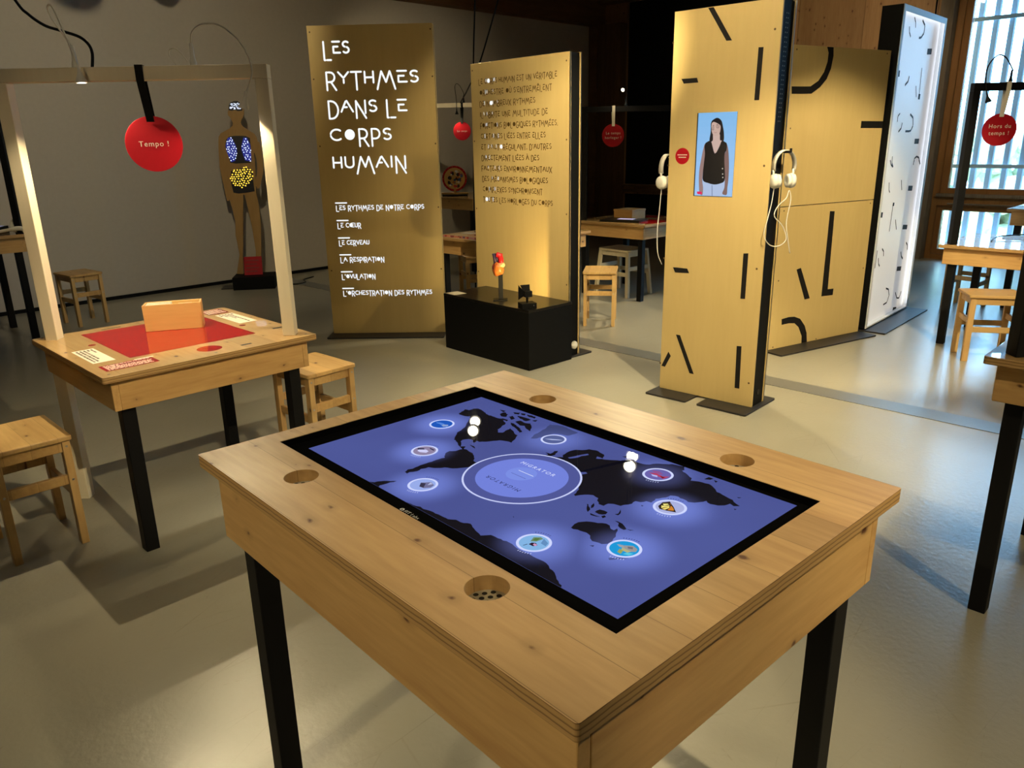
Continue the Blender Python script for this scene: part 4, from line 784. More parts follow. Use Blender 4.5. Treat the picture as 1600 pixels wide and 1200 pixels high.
icon('stork', srgb(128, 178, 226), [([(-0.55, 0.5), (-0.2, 0.85), (0.1, 0.8), (0.0, 0.2), (-0.3, -0.05)], srgb(108, 138, 110)), ([(-0.4, 0.5), (-0.1, 0.7), (-0.05, 0.3), (-0.3, 0.15)], srgb(84, 118, 60)), ([(0.1, 0.85), (0.75, 0.6), (0.9, 0.2), (0.4, 0.25)], srgb(96, 140, 190)), ([(-0.1, -0.1), (0.15, 0.05), (0.45, -0.1), (0.3, -0.4), (-0.1, -0.4)], srgb(40, 20, 44)), ([(0.1, -0.05), (0.4, -0.05), (0.4, -0.3), (0.15, -0.25)], srgb(206, 150, 190)), ([(-0.2, -0.45), (-0.12, -0.45), (-0.2, -0.8), (-0.26, -0.8)], srgb(50, 70, 100))])
lg = MB(); lg.ring(-0.056, -0.259, 0.002, 0.005, SZ + 0.0004, 12, col=(0.5, 0.5, 0.5)); text_polys(lg, 'FIT Labs', 0.013, -0.026, -0.2595, SZ + 0.0004, col=(0.45, 0.45, 0.45))
lg.build('bezel_lettering', 'print', disp)
for i, (a, b) in enumerate(HOLES):
    g = MB(); g.lathe([(HR + 0.001, 0.795), (HR + 0.001, TZ - TK)], 32, Matrix.Translation((a, b, 0)), caps=False)
    sg = g.build('speaker_hole', 'pine_z', tt)
    q = MB(); q.disc(a, b, HR, 0.8258, 32, mi=0)
    for u in range(-3, 4):
        for v in range(-3, 4):
            px, py = u * 0.0135 + (v % 2) * 0.00675, v * 0.0117
            if math.hypot(px, py) < HR - 0.005: q.disc(a + px, b + py, 0.0044, 0.8262, 10, mi=1)
    q.build('speaker_grille', ['grille', 'black_ink'], sg)
# ------------------------------------------------------------------ pine tables with hoop frames
def make_table(label, loc, rotz, h, half=0.423, half_y=None, legs=('N', 'R', 'F', 'L'), group=None, apron_h=0.115, gloss='pine_gloss'):
    hy = half_y or half
    t = thing('exhibit_table', label, 'table', (*loc, 0), rotz, group)
    m = MB(); m.prism(rrect(-half, half, -hy, hy, 0.010), h - 0.024, h, 0, 1); m.build('tabletop', [gloss, 'ply_edge'], t, bevel=0.0025)
    apron(t, half - 0.032, hy - 0.032, h - 0.024 - apron_h, h - 0.024)
    k = 0.062; w = 0.050
    pos = {'N': (half - k, -hy + k), 'R': (half - k, hy - k), 'F': (-half + k, hy - k), 'L': (-half + k, -hy + k)}
    for q in legs:
        x, y = pos[q]; sx, sy = (1 if x > 0 else -1), (1 if y > 0 else -1)
        m = MB(); m.box(min(x, x - sx * w), max(x, x - sx * w), min(y, y - sy * w), max(y, y - sy * w), 0, h - 0.024)
        m.build('leg', 'black_steel', t, bevel=0.003)
    return t
def hoop(t, h, top, d, mat, to_floor=(), right_d=None, w=0.050):
    """square-tube hoop over the table's diagonal, from its left corner to its right corner"""
    rd = right_d or d
    for s, q in ((-1, d), (1, rd)):
        z0 = 0.0 if s in to_floor else h
        m = MB(); m.box(s * q - w / 2, s * q + w / 2, s * q - w / 2, s * q + w / 2, z0, top - w, rot=PI / 4); m.build('hoop_post', mat, t, bevel=0.0025)
    m = MB()
    m.box(-d * 2 ** 0.5 - w / 2, rd * 2 ** 0.5 + w / 2, -w / 2, w / 2, top - w, top, M=Matrix.Rotation(PI / 4, 4, 'Z')); m.build('hoop_bar', mat, t, bevel=0.0025)
A45 = -PI / 4
T2C = (-1.410, 3.1415)
t2 = make_table('low pine table holding an open wooden box on a red sheet under a white hoop', T2C, A45, 0.725, legs=('N', 'R', 'F'))
hoop(t2, 0.725, 1.772, 0.352, 'white_frame', to_floor=(-1,), right_d=0.345)
pr = MB(); pr.flat([(-0.34, -0.255), (0.215, -0.255), (0.215, 0.255), (-0.34, 0.255)], 0.7256); pr.build('red_sheet', 'red_print', t2)
def text_card(t, x0, x1, y0, y1, z, mat, ink, lines, along='x', rnd=random.Random(5), part='printed_card'):
    mb = MB(); mb.flat([(x0, y0), (x1, y0), (x1, y1), (x0, y1)], z, 0)
    L, Hh = (x1 - x0, y1 - y0) if along == 'x' else (y1 - y0, x1 - x0)
    for i in range(lines):
        v = (i + 1) / (lines + 1); u = 0.06
        while u < 0.9:
            wd = rnd.uniform(0.03, 0.11); e = min(u + wd, 0.94)
            hh = 0.28 / (lines + 1)
            q = [(u, v - hh), (e, v - hh), (e, v + hh), (u, v + hh)]
            if along == 'x': q = [(x0 + a * (x1 - x0), y0 + b * (y1 - y0)) for a, b in q]
            else: q = [(x0 + b * (x1 - x0), y0 + a * (y1 - y0)) for a, b in q]
            mb.flat(q, z + 0.0002, 1); u = e + 0.015
            if rnd.random() < 0.06: break
    mb.build(part, [mat, ink], t)
text_card(t2, -0.05, 0.198, -0.380, -0.300, 0.7256, 'white_print', 'ink', 5, 'x')
text_card(t2, 0.258, 0.345, -0.382, -0.195, 0.7256, 'red_print', 'white_print', 6, 'y')
text_card(t2, 0.250, 0.262, -0.255, -0.185, 0.7257, 'white_print', 'white_print', 1, 'y')
text_card(t2, -0.262, -0.015, 0.300, 0.385, 0.7256, 'white_print', 'ink', 5, 'x')
text_card(t2, -0.405, -0.292, 0.285, 0.385, 0.7256, 'red_print', 'white_print', 5, 'y')
ov = MB(); ov.disc(0.312, 0.010, 0.047, 0.7257, 36, mi=0); text_polys(ov, 'Tempo !', 0.017, 0.312, 0.010, 0.7259, (R2, R2), (-R2, R2)); ov.build('red_sticker', ['red_print'], t2)
for a, b, r in ((-0.11, -0.285, 0.014), (0.03, 0.29, 0.014)):
    q = MB(); q.disc(a, b, r, 0.7257, 20); q.build('red_sticker', 'red_print', t2)
for a, b, e, w_ in ((-0.370, -0.163, 0.08, 0.010), (0.362, 0.116, 0.045, 0.016), (0.195, 0.345, 0.045, 0.014)):
    q = MB(); q.flat([(a - w_ / 2, b), (a + w_ / 2, b), (a + w_ / 2, b + e), (a - w_ / 2, b + e)], 0.7257); q.build('slot', 'black_ink', t2)
sw = MB()
for a in (-0.39, 0.39):
    for b in (-0.39, 0.0, 0.39): sw.disc(a, b, 0.006, 0.7256, 12)
sw.build('screw', 'screw_dark', t2)
# open box of cards on the red sheet
bx = thing('card_box', 'open wooden card box standing on the red sheet', 'box', (T2C[0] + (-0.155 * R2 + 0.075 * R2), T2C[1] + (0.155 * R2 + 0.075 * R2), 0.7265), math.radians(17))
def open_box(t, L, Wd, Hh, mat, th=0.008):
    m = MB()
    for b in ((-L / 2, L / 2, -Wd / 2, -Wd / 2 + th, 0, Hh), (-L / 2, L / 2, Wd / 2 - th, Wd / 2, 0, Hh), (-L / 2, -L / 2 + th, -Wd / 2, Wd / 2, 0, Hh), (L / 2 - th, L / 2, -Wd / 2, Wd / 2, 0, Hh), (-L / 2, L / 2, -Wd / 2, Wd / 2, 0, th)): m.box(*b)
    return m.build('box_body', mat, t, bevel=0.0015)
open_box(bx, 0.232, 0.088, 0.112, 'box_wood')
cards = []
for k in range(14):
    grp = k < 9
    x = -0.100 + k * 0.0009 if grp else 0.035 + (k - 9) * 0.008
    m = MB()
    if grp: m.box(-0.104, -0.006, -0.030 + k * 0.0072, -0.0245 + k * 0.0072, 0.0085, 0.1125 - (k % 3) * 0.002)
    else: m.box(0.020, 0.075, -0.026 + (k - 9) * 0.0125, -0.024 + (k - 9) * 0.0125, 0.0085, 0.098 + (k % 2) * 0.004)
    o = m.build('card', 'card'); o.location = bx.location; o.rotation_euler = bx.rotation_euler
    tag(o, 'pale card filed in the left half of the open wooden box' if grp else 'pale card filed in the right half of the open wooden box', 'card', 'cards at the left in the wooden box' if grp else 'cards at the right in the wooden box')

# hanging discs, gooseneck lamps
def hang_disc(label, cx, y, cz, r, bar_z0, bar_z1, bar_y, strap, lines, fs, yaw=0.0, cat='sign', dx=0.0):
    t = thing('hanging_disc', label, cat, (cx, y, cz), yaw)
    m = MB(); m.prism(circle(r, 48), -0.003, 0.003, plane='xz'); m.build('disc', 'red_disc', t, bevel=0.0006)
    tx = MB()
    for i, s_ in enumerate(lines): text_polys(tx, s_, fs, 0, (len(lines) - 1) * fs * 0.62 - i * fs * 1.24, -0.0036, f3=XZ, spacing=1.15)
    tx.build('lettering', 'white_print', t)
    by = bar_y - y; hw = 0.014; sp = MB(); z0 = r - 0.022
    f0, b0 = by - 0.029, by + 0.029
    path = [(0.0, -0.0045, z0), (dx, f0, bar_z0 - cz), (dx, f0, bar_z1 - cz + 0.004), (dx, b0, bar_z1 - cz + 0.004), (dx, b0, bar_z0 - cz), (0.004, 0.0045, z0)]
    for (xa, ya, za), (xb, yb, zb) in zip(path, path[1:]):
        sp.add([(xa - hw, ya, za), (xa + hw, ya, za), (xb + hw, yb, zb), (xb - hw, yb, zb)], [(0, 1, 2, 3)])
    so = sp.build('strap', strap, t); md = so.modifiers.new('solid', 'SOLIDIFY'); md.thickness = 0.0015; md.offset = 0
    return t
hang_disc('red disc reading Tempo hung by a black strap from the white hoop', -1.368, 3.135, 1.493, 0.103, 1.722, 1.772, 3.1415, 'black_strap', ['Tempo !'], 0.028, 0.25, dx=-0.012)
def gooseneck(label, base, pts, head_dir, mat='cable_white', power=9.0, cone=135, headmat='white_plastic', target=None, light=True, r=0.0032):
    """base on the bar; pts along the neck, last one at the head"""
    t = thing('gooseneck_lamp', label, 'lamp', base)
    b = MB(); b.lathe([(0.013, 0.0), (0.013, 0.012), (0.0085, 0.03), (0.0065, 0.075), (0.0055, 0.078)], 16); b.build('base', headmat, t, smooth=False)
    rel = [Vector(p) - Vector(base) for p in pts]
    n = MB(); n.tube(spline([(0, 0, 0.074)] + rel, 7), r, 8); n.build('neck', mat, t, smooth=True)
    d = Vector(head_dir).normalized(); M = Matrix.Translation(rel[-1]) @ d.to_track_quat('Z', 'Y').to_matrix().to_4x4()
    hd_ = MB(); hd_.lathe([(0.005, -0.012), (0.006, 0.010), (0.011, 0.026), (0.019, 0.044), (0.020, 0.052), (0.0165, 0.052), (0.012, 0.040)], 20, M); hd_.build('lamp_head', headmat, t, smooth=False)
    bb = MB(); bb.lathe([(0.001, 0.039), (0.0125, 0.041), (0.014, 0.046), (0.009, 0.050), (0.001, 0.051)], 16, M); bb.build('bulb', 'led_lamp' if light else headmat, t)
    if light:
        p = Vector(base) + M @ Vector((0, 0, 0.056))
        spot('gooseneck_beam', p, target or (p + d), power, cone, 0.5, 0.006, (1.0, 0.82, 0.50))
gooseneck('white gooseneck lamp looped over the left part of the white hoop', (-1.622, 3.1415, 1.772), [(-1.640, 3.115, 1.895), (-1.652, 3.09, 1.935), (-1.645, 3.06, 1.968), (-1.622, 3.05, 1.968), (-1.600, 3.05, 1.900), (-1.585, 3.06, 1.820), (-1.576, 3.07, 1.765)], (0.06, -0.04, -1), power=44, target=(-1.50, 2.95, 0.7))
gooseneck('white gooseneck lamp arching from the right part of the white hoop beside the wooden figure', (-1.178, 3.1415, 1.772), [(-1.160, 3.12, 1.885), (-1.112, 3.10, 1.908), (-1.046, 3.09, 1.902), (-0.985, 3.08, 1.856), (-0.952, 3.08, 1.800), (-0.942, 3.08, 1.745), (-0.957, 3.08, 1.700), (-0.976, 3.08, 1.664)], (-0.25, 0.0, -1), power=9, target=(-1.25, 3.1, 0.7))
tag(MB().tube(spline([(-1.240, 3.1415, 1.774), (-1.262, 3.14, 1.805), (-1.260, 3.14, 1.828), (-1.237, 3.135, 1.832), (-1.214, 3.135, 1.813), (-1.199, 3.1415, 1.787)], 8), 0.0022, 8).build('cable', 'cable_white', smooth=True), 'thin white cable loop on top of the white hoop beside a lamp base', 'cable')
tag(MB().tube(spline([(-2.15, 3.2, 3.0), (-1.95, 3.19, 2.25), (-1.825, 3.18, 2.016), (-1.785, 3.18, 1.965), (-1.732, 3.18, 1.926), (-1.676, 3.18, 1.907), (-1.608, 3.175, 1.884), (-1.570, 3.16, 1.856), (-1.556, 3.15, 1.822), (-1.560, 3.1415, 1.774)], 8), 0.0055, 10).build('power_cable', 'black_steel', smooth=True), 'black power cable sagging from above onto the left part of the white hoop', 'cable')

# other tables
tl = make_table('tall pine table at the left edge with a black hoop and white gadgets on top', (-4.352, 6.135), A45, 0.855)
hoop(tl, 0.855, 1.885, 0.372, 'black_steel')
RTC = (3.637, 5.490)
tr = make_table('low glossy pine table by the bright window under a black hoop', RTC, A45, 0.725)
hoop(tr, 0.725, 1.790, 0.352, 'black_steel')
RNC = (1.978, 2.165)
tn = make_table('tall glossy pine table cut off by the right edge in front of the floor strip', RNC, A45, 0.855)
hoop(tn, 0.855, 1.90, 0.350, 'black_steel')
TBC = ((4.748 - 4.715) * R2, (4.748 + 4.715) * R2)
tb = make_table('low pine table with a patterned top half hidden behind the panel of cut-out text', TBC, PI / 4, 0.725, half=0.554, half_y=0.423)
mp_ = MB(); cols = [srgb(190, 60, 40), srgb(224, 190, 120), srgb(235, 225, 200), srgb(160, 40, 40), srgb(206, 150, 80), srgb(60, 50, 50)]
for i in range(8):
    a0 = -0.50 + i * 0.125; mp_.flat([(a0, -0.36), (a0 + 0.12, -0.36), (a0 + 0.06, 0.36), (a0 - 0.02, 0.36)], 0.7256, col=cols[i % 6])
for i, (x, y, r) in enumerate(((0.0, 0.2, 0.11), (-0.25, 0.1, 0.13), (-0.25, 0.1, 0.08), (0.0, 0.2, 0.06), (0.28, 0.12, 0.10))): mp_.disc(x, y, r, 0.7258 + i * 0.0001, 28, col=cols[(i * 2 + 2) % 6])
mp_.build('printed_sheet', 'print_gloss', tb)
TCC = (1.232, 7.704)
tc_ = make_table('low pine table with a tablet and a wooden box between two tall panels', TCC, A45, 0.725)
hoop(tc_, 0.725, 1.772, 0.352, 'black_steel')
for q in ((0.16, 0.40, -0.30, 0.05), (0.22, 0.38, 0.10, 0.34), (-0.1, 0.12, 0.20, 0.38)):
    m = MB(); m.flat([(q[0], q[2]), (q[1], q[2]), (q[1], q[3]), (q[0], q[3])], 0.7256); m.build('red_sheet', 'red_print', tc_)
TDC = (-0.42, 9.66)
td = make_table('tall pine table far behind the two panels carrying a red wheel picture', TDC, A45, 0.855)
hoop(td, 0.855, 1.915, 0.36, 'white_frame')
te = make_table('tall glossy pine table at the right edge nearest the bright window', (4.814, 6.643), A45, 0.855)

# stools
def make_stool(label, loc, rotz, sx='stool_x', sz='stool_z', group=None, h=0.452, L=0.345, Wd=0.275, splay=0.0):
    t = thing('stool', label, 'stool', (*loc, 0), rotz, group)
    m = MB(); m.prism(rrect(-L / 2, L / 2, -Wd / 2, Wd / 2, 0.012 if not splay else 0.035), h - 0.02, h); m.build('seat', sx, t, bevel=0.004)
    lx, ly = L / 2 - 0.028, Wd / 2 - 0.022
    for x in (-1, 1):
        for y in (-1, 1):
            m = MB(); hx, hy = 0.019, 0.014; ox, oy = x * splay, y * splay
            vs = [(x * lx + ox + a * hx, y * ly + oy + b * hy, 0) for b in (-1, 1) for a in (-1, 1)] + [(x * lx + a * hx, y * ly + b * hy, h - 0.02) for b in (-1, 1) for a in (-1, 1)]
            m.add(vs, [(0, 2, 3, 1), (4, 5, 7, 6), (0, 1, 5, 4), (1, 3, 7, 5), (3, 2, 6, 7), (2, 0, 4, 6)])
            m.build('leg', sz, t, bevel=0.0025)
    for y in (-1, 1):
        m = MB(); m.box(-lx + 0.019, lx - 0.019, y * ly - 0.009, y * ly + 0.009, h - 0.065, h - 0.02); m.build('rail', sx, t, bevel=0.002)
        k = splay * 0.55
        m = MB(); m.box(-lx + 0.019 - k, lx - 0.019 + k, y * (ly + k) - 0.009, y * (ly + k) + 0.009, 0.200, 0.238); m.build('stretcher', sx, t, bevel=0.002)
    for x in (-1, 1):
        m = MB(); m.box(x * lx - 0.009, x * lx + 0.009, -ly + 0.014, ly - 0.014, h - 0.065, h - 0.02); m.build('rail', sx, t, bevel=0.002)
        k = splay * 0.55
        m = MB(); m.box(x * (lx + k) - 0.009, x * (lx + k) + 0.009, -ly + 0.014 - k, ly - 0.014 + k, 0.255, 0.293); m.build('stretcher', sx, t, bevel=0.002)
    sc = MB()
    for x in (-1, 1):
        for y in (-1, 1):
            for z in (h - 0.042, 0.274): sc.lathe([(0.0045, -0.0012), (0.0045, 0.0012)], 10, Matrix.Translation((x * (lx + 0.0195 + splay * (1 - z / h)), y * (ly + splay * (1 - z / h)), z)) @ Matrix.Rotation(PI / 2, 4, 'Y'))
    sc.build('screw', 'steel', t)
    return t
S = 'pine stools around the tables'
st0 = make_stool('pine stool cut off by the left edge in front of the low red-topped table', (-1.885, 2.750), math.radians(135), group=S)
dup(st0, (-0.985, 3.662, 0), math.radians(137), 'pine stool tucked behind the right corner of the low red-topped table', S)
dup(st0, (-3.790, 6.760, 0), math.radians(141), 'dim pine stool beside the left wall seen through the white hoop', S)
dup(st0, (0.755, 6.385, 0), math.radians(80), 'pine stool standing right of the panel of cut-out text', S)
dup(st0, (3.235, 5.095, 0), math.radians(-14), 'pine stool in front of the low glossy table by the bright window', S)
dup(st0, (4.02, 6.72, 0), math.radians(40), 'pine stool half hidden behind the low glossy table by the bright window', S)
dup(st0, (-0.30, 7.42, 0), math.radians(20), 'pine stool hidden behind the low patterned table between two panels', S)
make_stool('cream stool with splayed legs under the table with the tablet', (1.13, 7.66), math.radians(131), 'white_stool', 'white_stool', L=0.40, Wd=0.32, splay=0.035)
# ------------------------------------------------------------------ panels
def panel(name, label, p0, p1, H, thick, board='birch', boards=((0.0, None),), plates=(), front=0.10, back=0.12, z0=0.012, screws=(), sides='black_paint'):
    p0, p1 = Vector(p0), Vector(p1); ang = math.atan2(p1.y - p0.y, p1.x - p0.x); W = (p1 - p0).length
    t = thing(name, label, 'panel', (*p0, 0), ang)
    for a, b in boards:
        m = MB(); m.box(0, W, 0.0, 0.012, max(a, z0), b or H); m.build('front_board', board, t, bevel=0.001)
        m = MB(); m.box(0, W, thick - 0.012, thick, max(a, z0), b or H); m.build('back_board', board, t, bevel=0.001)
    m = MB(); m.box(0.004, W - 0.004, 0.012, thick - 0.012, z0, H - 0.004); m.build('core', sides, t)
    for a, b in plates:
        m = MB(); m.prism(rrect(a, b, -front, thick + back, 0.012), 0.0, z0 - 0.001); m.build('base_plate', 'plate_steel', t, bevel=0.002)
    if screws:
        m = MB()
        for x, z in screws: m.disc(x, z, 0.006, -0.0006, 10, 'xz')
        m.build('screw', 'screw_dark', t)
    return t, W
def lerp(a, b, t): return a + (b - a) * t
# panel with the title
les, lw = panel('title_panel', 'tall wooden panel with the glowing title about the rhythms of the human body', (-1.441, 6.114), (-0.526, 6.084), 2.301, 0.075, plates=((-0.02, 0.915),), front=0.15, back=0.15, screws=[(min(max(x, 0.02), 0.9), z) for x, z in DATA['les_screws']])
for txt, x1, yt in (('LES', 0.300, 2.191), ('RYTHMES', 0.796, 1.984), ('DANS LE', 0.699, 1.785), ('CORPS', 0.570, 1.584), ('HUMAIN', 0.670, 1.384)):
    tt_ = MB(); panel_text(tt_, txt, 0.109, x1, yt, 0.076, 0.0128, -0.0015, tall=1.62); tt_.build('title_lettering', 'letter_light', les)
for txt, x1, yt in (('LES RYTHMES DE NOTRE CORPS', 0.788, 1.024), ('LE C\u0152UR', 0.288, 0.891), ('LE CERVEAU', 0.343, 0.757), ('LA RESPIRATION', 0.452, 0.625), ("L'OVULATION", 0.372, 0.491), ("L'ORCHESTRATION DES RYTHMES", 0.817, 0.358)):
    ll = MB(); panel_text(ll, txt, 0.106, x1, yt, 0.030, 0.0055, -0.0015, tall=1.42)
    ll.stroke([(0.104, yt + 0.021), (0.190, yt + 0.021)], 0.009, -0.0015, 'xz'); ll.build('list_lettering', 'letter_light', les)
# panel with the cut-out text
pa2, pw2 = panel('text_panel', 'yellow-lit wooden panel of cut-out text behind the black plinth', (-0.257, 6.019), (0.408, 5.280), 2.014, 0.105, plates=((0.55, 1.014),), front=0.0, back=0.12, screws=[(min(max(x, 0.02), 0.97), z) for x, z in DATA['pan2_screws']])
LINES = ['LE CORPS HUMAIN EST UN V\u00c9RITABLE', "ORCHESTRE O\u00d9 S'ENTREM\u00caLENT", 'DE NOMBREUX RYTHMES.', 'IL ABRITE UNE MULTITUDE DE', 'FONCTIONS BIOLOGIQUES RYTHM\u00c9ES,', 'CERTAINES LI\u00c9ES ENTRE ELLES',
 "ET S'AUTOR\u00c9GULANT, D'AUTRES", 'DIRECTEMENT LI\u00c9ES \u00c0 DES', 'FACTEURS ENVIRONNEMENTAUX.', 'DES M\u00c9CANISMES BIOLOGIQUES', 'COMPLEXES SYNCHRONISENT', 'TOUTES LES HORLOGES DU CORPS.']
pl2 = DATA['pan2_lines']
for i, s_ in enumerate(LINES):
    x0, zb = pl2[2 * i]; x1, _ = pl2[2 * i + 1]
    w_, st, dc = stencil(s_, True, 1.35); s = (x1 - x0) / w_; h = 0.031; yt = 1.905 - i * 0.0748; tx = MB()
    for q in st: tx.stroke([(x0 + a * s, yt - (1 - b) * h) for a, b in q], 0.0052, -0.0012, 'xz', cap=False)
    for a, b, r in dc: tx.disc(x0 + a * s, yt - (1 - b) * h, min(r * s, r * h), -0.0012, 18, 'xz', ry=r * h, mi=1 if x0 + a * s < 0.36 and i % 3 != 1 else 0)
    r_ = random.Random(i)
    for k in range(3):
        xx = x0 + 0.04 + r_.random() * 0.16; tx.stroke([(xx, yt), (xx + r_.uniform(-0.004, 0.004), yt - h * r_.uniform(0.5, 1.0))], 0.0036, -0.0014, 'xz', cap=False, mi=1)
    tx.build('cut_out_lettering', ['letter_brown', 'letter_light'], pa2)
for x_ in (pw2,):
    m = MB(); m.box(x_, x_ + 0.004, -0.003, 0.004, 0.012, 2.014); m.box(x_, x_ + 0.004, 0.100, 0.106, 0.012, 2.014); m.build('edge_trim', 'steel', pa2)
b_ = MB(); b_.lathe([(0.030, 0.0), (0.028, 0.012), (0.018, 0.020), (0.002, 0.022)], 24, Matrix.Translation((pw2 - 0.003, 0.052, 0.085)) @ Matrix.Rotation(PI / 2, 4, 'Y')); b_.build('push_button', 'white_plastic', pa2, smooth=True)
# black plinth in front of it, standing against the panel
PD = Vector((0.669, -0.743, 0)); PN = Vector((0.743, 0.669, 0))
pc = Vector((0.118, 4.967, 0)) - PD * 0.4565 + PN * 0.206
plinth = thing('plinth', 'low black box plinth in front of the panel of cut-out text', 'plinth', pc, math.atan2(PD.y, PD.x))
m = MB(); m.box(-0.4565, 0.4565, -0.206, 0.206, 0, 0.395); m.build('body', 'black_paint', plinth, bevel=0.002)
m = MB(); m.box(-0.4575, 0.4575, -0.207, 0.207, 0.395, 0.413); m.build('top_board', 'black_gloss', plinth, bevel=0.002)
# person panel
MARKS = DATA['person_marks']
pp, ppw = panel('portrait_panel', 'tall wooden panel with the woman on a screen and headphones on both sides', (0.910, 4.525), (1.355, 4.119), 2.121, 0.150, plates=((-0.02, 0.255), (0.325, 0.632)), front=0.135, back=0.10, screws=DATA['person_screws'])
for q in MARKS:
    q = [(x, min(z, 2.118)) for x, z in q]; mk = MB(); mk.prism(q, -0.0015, 0.0, plane='xz'); mk.build('black_mark', 'black_ink', pp)
m = MB(); x, z = DATA['person_dot'][0]; m.prism(circle(0.0435, 40, x, z), -0.0015, 0, plane='xz'); so = m.build('red_sticker', 'red_disc', pp)
m = MB()
for k, (a, b) in enumerate(((-0.030, 0.030), (-0.022, 0.024))):
    u = a
    while u < b: m.flat([(x + u, z + 0.004 - k * 0.013), (x + u + 0.005, z + 0.004 - k * 0.013), (x + u + 0.005, z + 0.009 - k * 0.013), (x + u, z + 0.009 - k * 0.013)], -0.0019, plane='xz'); u += 0.0068
m.build('sticker_lettering', 'white_print', so)
SX0, SX1, SZ0, SZ1 = 0.172, 0.399, 1.170, 1.604
m = MB(); m.box(SX0 - 0.006, SX1 + 0.001, -0.0005, 0.010, SZ0 - 0.003, SZ1); scr_ = m.build('screen', 'black_gloss', pp)
pic = MB(); n_ = 12
for i in range(n_):
    t0, t1 = i / n_, (i + 1) / n_
    c_ = tuple(lerp(a, b, (i + 0.5) / n_) for a, b in zip(srgb(158, 196, 240), srgb(128, 184, 232)))
    pic.flat([(SX0, lerp(SZ0, SZ1, t0)), (SX1, lerp(SZ0, SZ1, t0)), (SX1, lerp(SZ0, SZ1, t1)), (SX0, lerp(SZ0, SZ1, t1))], -0.0008, plane='xz', col=c_)
WM = DATA['woman']
def smooth_poly(p, n=3): return [(v.x, v.z) for v in spline([(a, 0, b) for a, b in p] + [(p[0][0], 0, p[0][1])], n)[:-1]]
for k, (nm, col) in enumerate((('hair', (22, 17, 22)), ('trousers', (172, 190, 222)), ('fly', (120, 136, 170)), ('arml', (150, 122, 118)), ('armr', (126, 98, 94)), ('neck', (200, 172, 162)), ('face', (198, 168, 156)), ('top', (17, 13, 16)), ('mouth', (150, 96, 92)), ('bag', (220, 40, 90)))):
    pic.flat([(min(max(a, SX0), SX1), min(max(b, SZ0), SZ1)) for a, b in smooth_poly(WM[nm])], -0.0010 - 0.0001 * k, plane='xz', col=srgb(*col))
ax_, az_ = WM['face'][0]
for (dx_, dz_, r1, r2, c_) in ((0.011, -0.010, 0.004, 0.0025, (120, 92, 90)), (0.033, -0.006, 0.004, 0.0025, (120, 92, 90)), (0.020, -0.024, 0.003, 0.006, (214, 186, 172))):
    pic.disc(ax_ + dx_, az_ + dz_, r1, -0.0017, 12, 'xz', col=srgb(*c_), ry=r2)
gl = WM['glasses']
for ids in ((0, 1, 7, 8), (2, 3, 4, 5)):
    a, b = sum(gl[i][0] for i in ids) / 4, sum(gl[i][1] for i in ids) / 4
    pic.ring(a, b, 0.0070, 0.0086, -0.0024, 18, 'xz', col=srgb(60, 48, 54)); pic.disc(a, b - 0.001, 0.0028, -0.0023, 10, 'xz', col=srgb(70, 50, 50), ry=0.0018)
for a, b in ((0.334, 1.316), (0.337, 1.288), (0.339, 1.270)): pic.disc(a, b, 0.0032, -0.0023, 10, 'xz', col=srgb(225, 220, 215))
pic.build('portrait_picture', 'display_picture', scr_)
vn = MB()
for i in range(24):
    for j in range(2): vn.disc(0.055 + j * 0.02, 1.55 + i * 0.022, 0.0035, ppw - 0.0035, 8, 'yz')
vn.build('perforation', 'grille', pp)
m = MB(); m.lathe([(0.016, 0), (0.016, 0.004)], 20, Matrix.Translation((ppw - 0.004, 0.075, 0.085)) @ Matrix.Rotation(PI / 2, 4, 'Y')); m.build('cable_hole', 'black_ink', pp)
m = MB(); m.box(ppw, ppw + 0.003, 0.146, 0.152, 0.012, 2.121); m.build('edge_trim', 'steel', pp)
